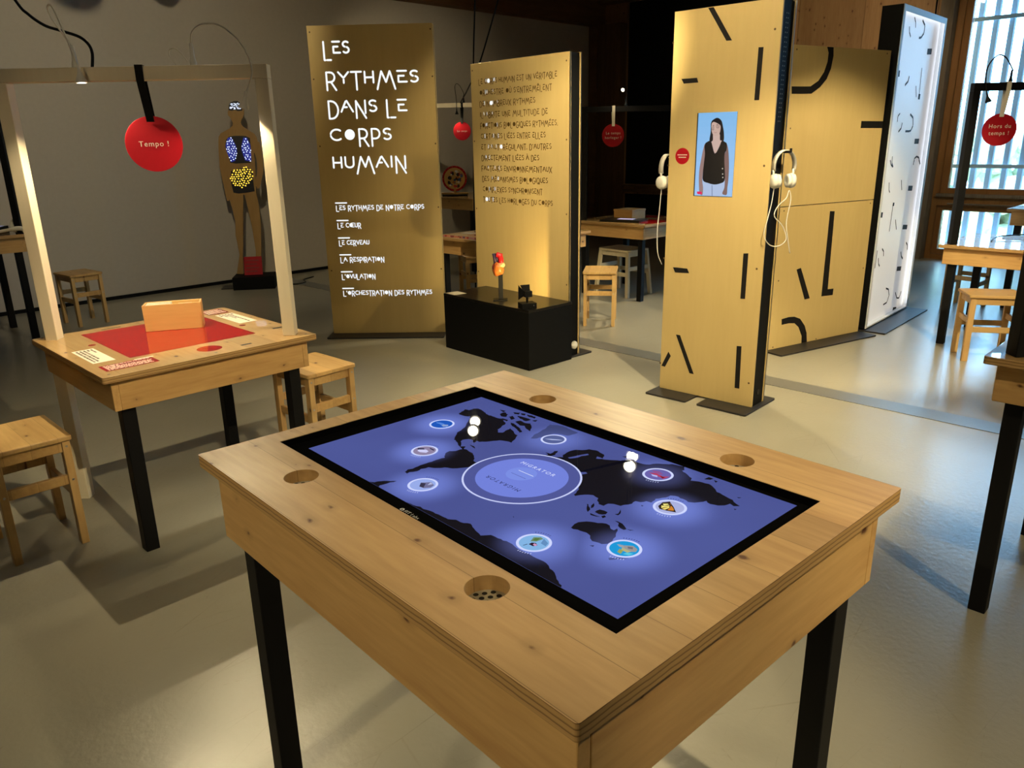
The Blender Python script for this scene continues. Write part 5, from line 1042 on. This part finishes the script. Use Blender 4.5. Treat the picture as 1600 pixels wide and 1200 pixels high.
# headphones
def headphones(label, M, cord):
    t = thing('headphones', label, 'headphones'); t.matrix_world = M
    # hangs from a peg at the origin: y along the wall's normal (out), x sideways, z up
    arc = [(0.062 * math.cos(a), 0.0, -0.075 + 0.075 * math.sin(a)) for a in [math.radians(-18 + 216 * i / 22) for i in range(23)]]
    b = MB(); w2 = 0.014
    for (x0, _, z0), (x1, _, z1) in zip(arc, arc[1:]):
        o0, o1 = Vector((x0, 0, z0 + 0.075)).normalized() * 0.006, Vector((x1, 0, z1 + 0.075)).normalized() * 0.006
        vs = [(x0, -w2, z0), (x0, w2, z0), (x1, w2, z1), (x1, -w2, z1), (x0 + o0.x, -w2, z0 + o0.z), (x0 + o0.x, w2, z0 + o0.z), (x1 + o1.x, w2, z1 + o1.z), (x1 + o1.x, -w2, z1 + o1.z)]
        b.add(vs, [(0, 1, 2, 3), (4, 7, 6, 5), (0, 4, 5, 1), (3, 2, 6, 7), (0, 3, 7, 4), (1, 5, 6, 2)])
    b.build('headband', 'white_plastic', t, smooth=True)
    for s in (-1, 1):
        y = MB(); y.tube([(s * 0.0605, 0, -0.090), (s * 0.062, 0, -0.112), (s * 0.056, 0, -0.128)], 0.006, 10); y.build('yoke', 'white_plastic', t, smooth=True)
        c = MB(); Mc = Matrix.Translation((s * 0.052, 0, -0.150)) @ Matrix.Rotation(s * PI / 2, 4, 'Y') @ Matrix.Rotation(s * 0.25, 4, 'X')
        c.lathe([(0.001, 0.020), (0.020, 0.020), (0.034, 0.014), (0.038, 0.004), (0.038, -0.006), (0.030, -0.008)], 28, Mc); c.build('ear_cup', 'white_plastic', t, smooth=True)
        q = MB(); q.lathe([(0.016, -0.006), (0.030, -0.006), (0.036, -0.012), (0.034, -0.024), (0.022, -0.027), (0.014, -0.020)], 28, Mc); q.build('ear_cushion', 'white_plastic', t, smooth=True)
    k = MB(); k.tube(spline(cord, 6), 0.0026, 8); k.build('cord', 'cable_white', t, smooth=True)
    return t
PA = math.atan2(4.119 - 4.525, 1.355 - 0.910)
def on_panel(x, y, z): return Matrix.Translation((0.910, 4.525, 0)) @ Matrix.Rotation(PA, 4, 'Z') @ Matrix.Translation((x, y, z))
headphones('white headphones hanging on the right side of the portrait panel with a looped cord', on_panel(ppw + 0.046, 0.060, 1.405) @ Matrix.Rotation(math.radians(62), 4, 'Z'),
  [(-0.052, 0, -0.185), (-0.060, 0.0, -0.26), (-0.085, -0.01, -0.34), (-0.10, -0.01, -0.42), (-0.06, -0.01, -0.475), (0.0, -0.01, -0.485), (0.045, -0.01, -0.45), (0.02, 0, -0.38), (-0.035, 0.0, -0.33), (-0.02, 0, -0.28), (0.03, 0, -0.24), (0.045, 0, -0.20), (0.060, 0.0, -0.25), (0.045, 0, -0.36), (0.06, 0, -0.44), (0.085, 0, -0.53)])
headphones('white headphones hanging on the left side of the portrait panel beside the dark window', on_panel(-0.046, 0.060, 1.385) @ Matrix.Rotation(math.radians(90), 4, 'Z'),
  [(-0.052, 0, -0.185), (-0.058, 0.004, -0.30), (-0.066, 0.008, -0.42), (-0.060, 0.004, -0.55), (-0.035, -0.012, -0.62)])
for x_, z_, s in ((ppw, 1.405, 1), (0, 1.385, -1)):
    m = MB(); m.tube([(x_ - s * 0.006, 0.06, z_ - 0.006), (x_ + s * 0.075, 0.06, z_ - 0.006)], 0.006, 10); m.tube([(x_ + s * 0.075, 0.06, z_ - 0.010), (x_ + s * 0.075, 0.06, z_ + 0.012)], 0.006, 10); m.build('peg', 'black_steel', pp)
# middle panel
mid, mw = panel('letter_panel', 'wide wooden panel of two stacked boards with big cropped black letters', (1.832, 5.335), (2.707, 5.844), 2.034, 0.110, boards=((0.0, 1.013), (1.018, 2.034)), plates=((-0.02, 1.033),), front=0.15, back=0.10, screws=DATA['mid_screws'])
for q in DATA['mid_marks']:
    mk = MB(); mk.prism([(min(max(x, 0.002), mw - 0.002), min(max(z, 0.014), 2.032)) for x, z in q], -0.0015, 0, plane='xz'); mk.build('black_mark', 'black_ink', mid)
# light box
lit = thing('light_box_panel', 'tall white glowing light box with small black letter fragments', 'panel', (2.773, 5.881, 0), math.atan2(6.787 - 5.881, 3.604 - 2.773))
LW0, LW1, LH, RIM, DEP = 0.007, 1.080, 2.34, 0.042, 0.045
def norm_lit(x, z):
    sl, sr = 0.077 - 0.0600 * z, 1.182 - 0.0875 * z
    return LW0 + (x - sl) / (sr - sl) * (LW1 - LW0), z
m = MB(); m.box(LW0, LW1, DEP, DEP + 0.10, 0.02, LH); m.box(LW0 - 0.003, LW0, 0.0, DEP + 0.1, 0.02, LH); m.box(LW1, LW1 + 0.003, 0.0, DEP + 0.1, 0.02, LH); m.build('housing', 'black_paint', lit, bevel=0.002)
m = MB()
m.box(LW0, LW0 + RIM, -0.004, 0.0, 0.02, LH); m.box(LW1 - RIM, LW1, -0.004, 0.0, 0.02, LH); m.box(LW0 + RIM, LW1 - RIM, -0.004, 0, LH - RIM, LH); m.box(LW0 + RIM, LW1 - RIM, -0.004, 0, 0.02, 0.03)
m.box(LW0, LW0 + 0.006, 0, DEP, 0.02, LH); m.box(LW1 - 0.006, LW1, 0, DEP, 0.02, LH); m.box(LW0 + 0.006, LW1 - 0.006, 0, DEP, LH - 0.006, LH); m.box(LW0 + 0.006, LW1 - 0.006, 0, DEP, 0.02, 0.026)
m.build('rim', 'panel_white', lit)
m = MB(); m.box(LW0 + 0.006, LW1 - 0.006, DEP - 0.004, DEP - 0.0005, 0.026, LH - 0.006); m.build('white_face', 'light_face', lit)
m = MB(); m.box(LW0 + 0.008, LW0 + 0.028, 0.001, 0.005, 0.05, LH - 0.03); m.box(LW1 - 0.028, LW1 - 0.008, 0.001, 0.005, 0.05, LH - 0.03); m.box(LW0 + 0.03, LW1 - 0.03, 0.001, 0.005, LH - 0.028, LH - 0.008); m.build('light_strip', 'edge_led', lit)
for q, w_ in DATA['lit_marks']:
    mk = MB(); mk.stroke([norm_lit(*p) for p in q], max(w_ * 1.35, 0.0125), DEP - 0.0052, 'xz', cap=False); mk.build('black_mark', 'black_ink', lit)
m = MB(); m.box(LW0 - 0.02, LW1 + 0.02, -0.16, 0.26, 0.0, 0.011); m.build('base_plate', 'plate_steel', lit, bevel=0.002)
m = MB(); m.box(LW0 + 0.02, LW1 - 0.02, 0.05, 0.13, 0.011, 0.02); m.build('foot', 'black_steel', lit)
b_ = MB(); b_.lathe([(0.034, 0.0), (0.032, 0.012), (0.020, 0.022), (0.002, 0.025)], 24, Matrix.Translation((LW0 + 0.002, DEP + 0.05, 0.085)) @ Matrix.Rotation(-PI / 2, 4, 'Y')); b_.build('push_button', 'white_plastic', lit, smooth=True)
tag(MB().tube(spline([(3.50, 6.78, CEIL), (3.49, 6.78, 3.0), (3.44, 6.74, 2.6), (3.42, 6.70, 2.345)], 6), 0.006, 8).build('power_cable', 'black_steel', smooth=True), 'black power cable dropping onto the top of the glowing light box', 'cable')

# ------------------------------------------------------------------ things on the plinth
PZ = 0.413
def heart():
    t = thing('heart_model', 'red and orange anatomical heart model on a black post on the plinth', 'model', (-0.070, 5.350, PZ))
    m = MB(); m.box(-0.05, 0.05, -0.04, 0.04, 0, 0.006); m.build('base', 'black_steel', t, bevel=0.001)
    m = MB(); m.box(-0.012, 0.020, 0.016, 0.030, 0.006, 0.322); m.build('post', 'black_steel', t, bevel=0.001)
    def lump(k): return lambda d: 1 + 0.10 * math.sin(d.x * 5 + k) * math.sin(d.z * 4 + k) + 0.06 * math.sin(d.y * 9 + k * 2)
    m = MB(); m.ball((-0.010, 0.0, 0.215), 0.046, 22, 16, (0.86, 0.85, 1.15), lambda d: (1 - 0.22 * max(0, -d.z) ** 2 * (1 + d.x)) * lump(1)(d)); m.build('ventricle', 'heart_orange', t, smooth=True)
    m = MB(); m.ball((0.012, -0.012, 0.248), 0.026, 16, 12, (1, 0.9, 0.7), lump(2)); m.build('fat_layer', 'heart_cream', t, smooth=True)
    m = MB(); m.ball((-0.032, 0.0, 0.225), 0.026, 16, 12, (0.8, 1, 1.3), lump(3)); m.build('atrium', 'heart_dark', t, smooth=True)
    m = MB(); m.tube(spline([(0.006, -0.004, 0.245), (0.010, -0.006, 0.285), (0.000, -0.002, 0.312), (-0.020, 0.004, 0.318)], 5), [0.018] * 15 + [0.015], 14); m.tube([(0.010, -0.006, 0.30), (0.016, -0.004, 0.325)], 0.008, 10); m.build('aorta', 'heart_red', t, smooth=True)
    m = MB()
    for x, y, r in ((-0.036, 0.0, 0.010), (-0.020, 0.004, 0.008), (-0.006, 0.006, 0.007), (0.008, 0.010, 0.007)): m.tube([(x * 0.8, y, 0.25), (x, y, 0.30), (x * 1.15, y, 0.326)], [r * 1.2, r, r], 12)
    m.build('vein', 'heart_blue', t, smooth=True)
heart()
pj = thing('projector_lamp', 'small black barn-door projector lamp on the near corner of the plinth', 'lamp', (0.112, 5.058, PZ), math.radians(20))
m = MB(); m.box(-0.052, 0.052, -0.042, 0.042, 0.0, 0.038); m.build('base', 'black_paint', pj, bevel=0.002)
m = MB(); m.tube([(0, 0, 0.038), (0, 0, 0.080)], 0.008, 10); m.build('stem', 'black_steel', pj)
m = MB(); m.box(-0.026, 0.026, -0.030, 0.012, 0.078, 0.118); m.build('lamp_body', 'black_steel', pj, bevel=0.003)
m = MB()
for s, e in ((-1, 0.046), (1, 0.028)): m.add([(s * 0.024, 0.012, 0.078), (s * 0.024, 0.012, 0.118), (s * e, 0.045, 0.150), (s * e, 0.045, 0.050)], [(0, 1, 2, 3)])
m.add([(-0.024, 0.012, 0.117), (0.024, 0.012, 0.117), (0.034, 0.040, 0.150), (-0.034, 0.040, 0.150)], [(0, 1, 2, 3)])
so = m.build('barn_door', 'black_steel', pj); md = so.modifiers.new('solid', 'SOLIDIFY'); md.thickness = 0.002
m = MB(); m.lathe([(0.012, 0), (0.012, 0.002)], 16, Matrix.Translation((0, 0.0125, 0.098)) @ Matrix.Rotation(-PI / 2, 4, 'X')); m.build('bulb', 'led_lamp', pj)
m = MB(); m.lathe([(0.003, 0), (0.003, 0.003)], 10, Matrix.Translation((0.03, -0.042, 0.022)) @ Matrix.Rotation(PI / 2, 4, 'X')); m.build('switch', 'steel', pj)
pv = Vector((0.112, 5.058, PZ + 0.098)) + Vector((-math.sin(math.radians(20)), math.cos(math.radians(20)), 0)) * 0.0165
spot('projector_beam', pv, (-0.26, 6.0, 0.72), 12.0, 165, 0.05, 0.003, (1.0, 0.74, 0.30))
pc_ = MB(); pc_.add([(-0.480, 5.646, PZ + 0.0006), (-0.395, 5.700, PZ + 0.0006), (-0.322, 5.612, PZ + 0.0006), (-0.410, 5.560, PZ + 0.0006)] + [(-0.480, 5.646, PZ + 0.002), (-0.395, 5.700, PZ + 0.002), (-0.322, 5.612, PZ + 0.002), (-0.410, 5.560, PZ + 0.002)], [(0, 1, 2, 3), (4, 5, 6, 7), (0, 1, 5, 4), (1, 2, 6, 5), (2, 3, 7, 6), (3, 0, 4, 7)])
tag(pc_.build('paper_sheet', 'paper'), 'small blank sheet of paper lying on the left end of the black plinth', 'paper')

# ------------------------------------------------------------------ wooden figure at the wall
MA = math.atan2(0.073, 0.413)
fg = thing('anatomy_figure', 'flat wooden human figure with glowing organs at the plaster wall', 'model', (-3.05, 8.42, 0), MA)
out = [(x, max(z, 0.14)) for x, z in DATA['man_outline']]
m = MB(); m.prism(out, 0.0, 0.022, plane='xz'); m.build('body_board', 'figure_wood', fg)
def organ(part, poly, y=-0.003, mat='organ_black'):
    q = MB(); q.prism(poly, y, 0.0, plane='xz'); return q.build(part, mat, fg)
def centroid(p): return sum(a for a, b in p) / len(p), sum(b for a, b in p) / len(p)
def inside(p, x, z):
    c = False
    for (x0, z0), (x1, z1) in zip(p, p[1:] + p[:1]):
        if (z0 > z) != (z1 > z) and x < (x1 - x0) * (z - z0) / (z1 - z0) + x0: c = not c
    return c
br = organ('brain_panel', DATA['man_brain']); lu = organ('lung_panel', DATA['man_lungs']); be = organ('belly_panel', DATA['man_belly'])
def dots(poly, step, r, seed, y, jitter=0.35, keep=lambda x, z: True):
    rr_ = random.Random(seed); o = []; xs = [a for a, b in poly]; zs = [b for a, b in poly]
    z = min(zs); k = 0
    while z < max(zs):
        x = min(xs) + (k % 2) * step / 2
        while x < max(xs):
            a, b = x + rr_.uniform(-1, 1) * step * jitter, z + rr_.uniform(-1, 1) * step * jitter
            if inside(poly, a, b) and keep(a, b): o.append((a, b))
            x += step
        z += step * 0.87; k += 1
    return o
m = MB(); r_ = random.Random(8)
for a, b in dots([(x * 0.86 + centroid(DATA['man_brain'])[0] * 0.14, z * 0.72 + centroid(DATA['man_brain'])[1] * 0.28) for x, z in DATA['man_brain']], 0.017, 0.005, 1, 0):
    t_ = r_.choice((0.5, -0.6, 0.9, -0.2)); m.stroke([(a - 0.006 * math.cos(t_), b - 0.006 * math.sin(t_)), (a + 0.006 * math.cos(t_), b + 0.006 * math.sin(t_))], 0.006, -0.0045, 'xz')
m.build('brain_lights', 'led_white', br)
lx, lz = centroid(DATA['man_lungs'])
lx0, lx1 = min(x for x, z in DATA['man_lungs']), max(x for x, z in DATA['man_lungs']); lz0, lz1 = min(z for x, z in DATA['man_lungs']), max(z for x, z in DATA['man_lungs'])
def lobe(s):
    mx_ = (lx0 + lx1) / 2 + 0.004
    if s < 0: return [(lx0 + 0.005, lz1 - 0.09), (lx0 + 0.035, lz1 - 0.02), (mx_ - 0.06, lz1 - 0.01), (mx_ - 0.025, lz1 - 0.10), (mx_ - 0.02, lz0 + 0.12), (mx_ - 0.05, lz0 + 0.03), (lx0 + 0.04, lz0 + 0.015), (lx0 + 0.008, lz0 + 0.12)]
    return [(mx_ + 0.03, lz1 - 0.10), (mx_ + 0.06, lz1 - 0.02), (lx1 - 0.03, lz1 - 0.02), (lx1 - 0.005, lz1 - 0.09), (lx1 - 0.006, lz0 + 0.10), (lx1 - 0.012, lz0 + 0.02), (mx_ + 0.05, lz0 + 0.03), (mx_ + 0.025, lz0 + 0.14)]
m = MB(); 
for s in (-1, 1): m.flat(lobe(s), -0.0036, plane='xz')
m.build('lung_glow', 'led_blue', lu)
m = MB()
for s in (-1, 1):
    for a, b in dots(lobe(s), 0.026, 0.004, 5 + s, 0, 0.25): m.disc(a, b, 0.0056, -0.0042, 10, 'xz')
m.build('lung_lights', 'led_white', lu)
m = MB()
for a, b in dots(smooth_poly(DATA['man_belly_dots']), 0.0265, 0.008, 9, 0, 0.2): m.disc(a, b, 0.0082, -0.0045, 10, 'xz', ry=0.0068)
m.build('belly_lights', 'led_yellow', be)
m = MB(); m.box(0.042, 0.475, -0.22, 0.10, 0, 0.135); m.build('base', 'black_paint', fg, bevel=0.003)
m = MB(); m.box(-0.10, 0.05, -0.12, 0.10, 0.0, 0.008); m.build('base_plate', 'plate_steel', fg)
sg = MB(); sg.add([(0.152, -0.075, 0.137), (0.342, -0.075, 0.137), (0.342, -0.002, 0.325), (0.152, -0.002, 0.325), (0.152, -0.060, 0.137), (0.342, -0.060, 0.137), (0.342, 0.0, 0.322), (0.152, 0.0, 0.322)], [(0, 1, 2, 3), (4, 5, 6, 7), (0, 1, 5, 4), (1, 2, 6, 5), (2, 3, 7, 6), (3, 0, 4, 7)])
s_ = sg.build('caption_sign', 'red_disc', fg)
tl_ = MB()
for k in range(4):
    v = 0.18 + k * 0.2; y_, z_ = lerp(-0.0765, -0.0035, v), lerp(0.137, 0.325, v)
    tl_.add([(0.17, y_, z_), (0.17 + 0.12 + (k % 2) * 0.02, y_, z_), (0.17 + 0.12 + (k % 2) * 0.02, y_ + 0.002, z_ + 0.006), (0.17, y_ + 0.002, z_ + 0.006)], [(0, 1, 2, 3)])
tl_.build('caption_lettering', 'ink', s_)
tag(MB().tube(spline([(-2.60, 8.55, 0.006), (-2.40, 8.50, 0.006), (-2.30, 8.62, 0.006), (-2.36, 8.80, 0.006), (-2.30, 9.00, 0.006)], 6), 0.006, 8).build('power_cable', 'black_steel', smooth=True), 'black cable on the floor beside the base of the wooden figure', 'cable')

# ------------------------------------------------------------------ signs, lamps and objects of the other tables
hang_disc('red disc reading Hors du temps in front of the bright window', 3.328, RTC[1] - 0.02, 1.490, 0.105, 1.740, 1.790, RTC[1], 'white_strap', ['Hors du', 'temps !'], 0.036, -0.25, dx=0.015)
gooseneck('black gooseneck lamp on the hoop in front of the bright window', (3.362, RTC[1], 1.790), [(3.346, RTC[1] - 0.03, 1.868), (3.282, RTC[1] - 0.05, 1.936), (3.226, RTC[1] - 0.06, 1.957), (3.182, RTC[1] - 0.06, 1.923), (3.160, RTC[1] - 0.06, 1.870), (3.164, RTC[1] - 0.06, 1.79), (3.185, RTC[1] - 0.06, 1.715)], (0.35, 0, -1), 'black_steel', headmat='black_steel', light=False, r=0.0042)
hang_disc('dark red disc reading Le temps horloger on a white strap', 1.005, TCC[1] - 0.02, 1.510, 0.105, 1.722, 1.772, TCC[1], 'white_strap', ['Le temps', 'horloger !'], 0.033, 0.0)
gooseneck('small gooseneck lamp with a bright bulb near the dark window', (1.12, TCC[1], 1.772), [(1.13, TCC[1], 1.88), (1.12, TCC[1] - 0.02, 1.94), (1.095, TCC[1] - 0.03, 1.935)], (-0.3, -0.8, -0.5), 'black_steel', power=3.0, headmat='black_steel', target=(1.0, 7.4, 0.7))
hang_disc('red disc reading Le corps in the gap between the two text panels', -0.535, TDC[1] - 0.02, 1.600, 0.105, 1.865, 1.915, TDC[1], 'black_strap', ['Le corps'], 0.030, 0.25, dx=0.01)
gooseneck('dark gooseneck lamp on the white hoop in the gap between the two text panels', (-0.505, TDC[1], 1.915), [(-0.505, TDC[1] - 0.01, 2.03), (-0.56, TDC[1] - 0.02, 2.12), (-0.60, TDC[1] - 0.03, 2.10), (-0.588, TDC[1] - 0.05, 1.95), (-0.588, TDC[1] - 0.05, 1.84)], (0, 0, -1), 'black_steel', power=12.0, headmat='black_steel', target=(-0.62, 9.40, 0.95))
for nm, pts in (('black cable hanging from the beam to the hoop behind the panel of cut-out text', [(0.20, 8.0, CEIL), (0.05, 8.0, 3.1), (-0.063, 8.0, 2.744), (-0.248, 8.05, 2.218), (-0.40, 8.7, 2.02), (-0.545, TDC[1], 1.917)]),
                ('straight black cable hanging left of the panel of cut-out text', [(-0.24, 7.95, CEIL), (-0.28, 7.95, 2.72), (-0.309, 7.95, 2.20), (-0.34, 7.95, 1.2), (-0.36, 7.95, 0.008)])):
    tag(MB().tube(spline(pts, 8), 0.007, 8).build('power_cable', 'black_steel', smooth=True), nm, 'cable')
tag(MB().tube(spline([(0.68, 7.6, CEIL), (0.685, 7.6, 3.2), (0.70, 7.6, 3.02), (0.675, 7.6, 2.90)], 6), 0.005, 8).build('cable', 'cable_white', smooth=True), 'short white cable end dangling from the ceiling above the panel of cut-out text', 'cable')
# red wheel picture
wh = thing('wheel_picture', 'round red-rimmed picture on a small wooden stand between the two text panels', 'picture', (-0.640, TDC[1] - 0.12, 0.8555), 0.0)
m = MB(); m.box(-0.15, 0.15, -0.07, 0.07, 0, 0.022); m.build('base', 'black_steel', wh, bevel=0.002)
m = MB(); m.box(-0.16, 0.16, -0.03, 0.05, 0.022, 0.042); m.box(-0.012, 0.012, -0.01, 0.01, 0.042, 0.09); m.build('stand', 'box_wood', wh, bevel=0.002)
m = MB(); m.prism(circle(0.148, 48, 0, 0.205), -0.006, 0.006, plane='xz'); dsk = m.build('wheel', 'red_disc', wh, bevel=0.001)
m = MB(); r_ = random.Random(21); pal = [(220, 180, 110), (235, 215, 170), (40, 30, 30), (60, 90, 140), (180, 60, 90), (240, 240, 230), (200, 120, 50), (190, 30, 40)]
m.disc(0, 0.205, 0.125, -0.0066, 40, 'xz', col=srgb(214, 176, 112))
for k in range(46):
    a = r_.random() * 2 * PI; q = math.sqrt(r_.random()) * 0.10; cx, cz = q * math.cos(a), 0.205 + q * math.sin(a); s = r_.uniform(0.012, 0.030)
    m.flat([(cx + s * math.cos(b) * r_.uniform(0.5, 1), cz + s * math.sin(b) * r_.uniform(0.5, 1)) for b in [i * 2 * PI / 6 for i in range(6)]], -0.0068 - k * 0.00002, plane='xz', col=srgb(*r_.choice(pal)))
for k in range(36):
    a = k * 2 * PI / 36; m.disc(0.140 * math.cos(a), 0.205 + 0.140 * math.sin(a), 0.005, -0.0066, 8, 'xz', col=srgb(150, 20, 24) if k % 2 else srgb(225, 110, 80))
m.build('collage', 'print', dsk)
# tablet and box on the table between the tall panels
tbx = thing('tablet', 'black tablet lying on the table with the wooden box', 'tablet', (1.10, 7.50, 0.7256), math.radians(-30))
m = MB(); m.box(-0.20, 0.20, -0.12, 0.12, 0, 0.020); m.build('body', 'black_gloss', tbx, bevel=0.002)
m = MB(); m.flat([(-0.06, -0.03), (0.10, -0.03), (0.10, 0.06), (-0.06, 0.06)], 0.0205, col=srgb(190, 185, 220)); m.build('picture', 'display_picture', tbx)
wb = thing('wooden_box', 'closed wooden box behind the tablet on the table', 'box', (1.20, 7.80, 0.7256), math.radians(-45))
m = MB(); m.box(-0.11, 0.11, -0.11, 0.11, 0, 0.072); m.build('box_body', 'box_wood', wb, bevel=0.002)
m = MB(); m.box(-0.113, 0.113, -0.113, 0.113, 0.072, 0.090); m.build('lid', 'box_wood', wb, bevel=0.002)
# gadgets at the left edge
gd = thing('headset', 'white ring-shaped gadget lying on the tall table at the left edge', 'gadget', (-3.84, 6.12, 0.8556), 0.4)
m = MB(); m.lathe([(0.038, -0.012), (0.060, -0.014), (0.066, 0.0), (0.060, 0.014), (0.038, 0.012)], 28, Matrix.Translation((0.02, 0.02, 0.064)) @ Matrix.Rotation(1.25, 4, 'X')); m.build('ring', 'white_plastic', gd, smooth=True)
m = MB(); m.tube(spline([(-0.22, 0.0, 0.012), (-0.10, -0.02, 0.030), (0.02, -0.03, 0.045), (0.06, -0.02, 0.028)], 5), [0.012] * 8 + [0.018] * 8, 10); m.build('handle', 'white_plastic', gd, smooth=True)
gt = thing('tray', 'dark tray with a pale screen on the tall table at the left edge', 'tray', (-4.20, 6.24, 0.8556), 0.1)
m = MB(); m.box(-0.16, 0.16, -0.10, 0.10, 0, 0.045); m.build('body', 'black_steel', gt, bevel=0.002)
m = MB(); m.flat([(-0.14, -0.08), (0.14, -0.08), (0.14, 0.08), (-0.14, 0.08)], 0.0455, col=srgb(150, 150, 190)); m.build('picture', 'display_picture', gt)
# curled acrylic shape on the low glossy table
ac = MB(); ac.tube(spline([(3.45, 5.55, 0.730), (3.60, 5.70, 0.745), (3.85, 5.72, 0.750), (4.05, 5.60, 0.735)], 6), 0.004, 8)
tag(ac.build('cable', 'black_steel', smooth=True), 'thin dark cable lying across the low glossy table by the bright window', 'cable')
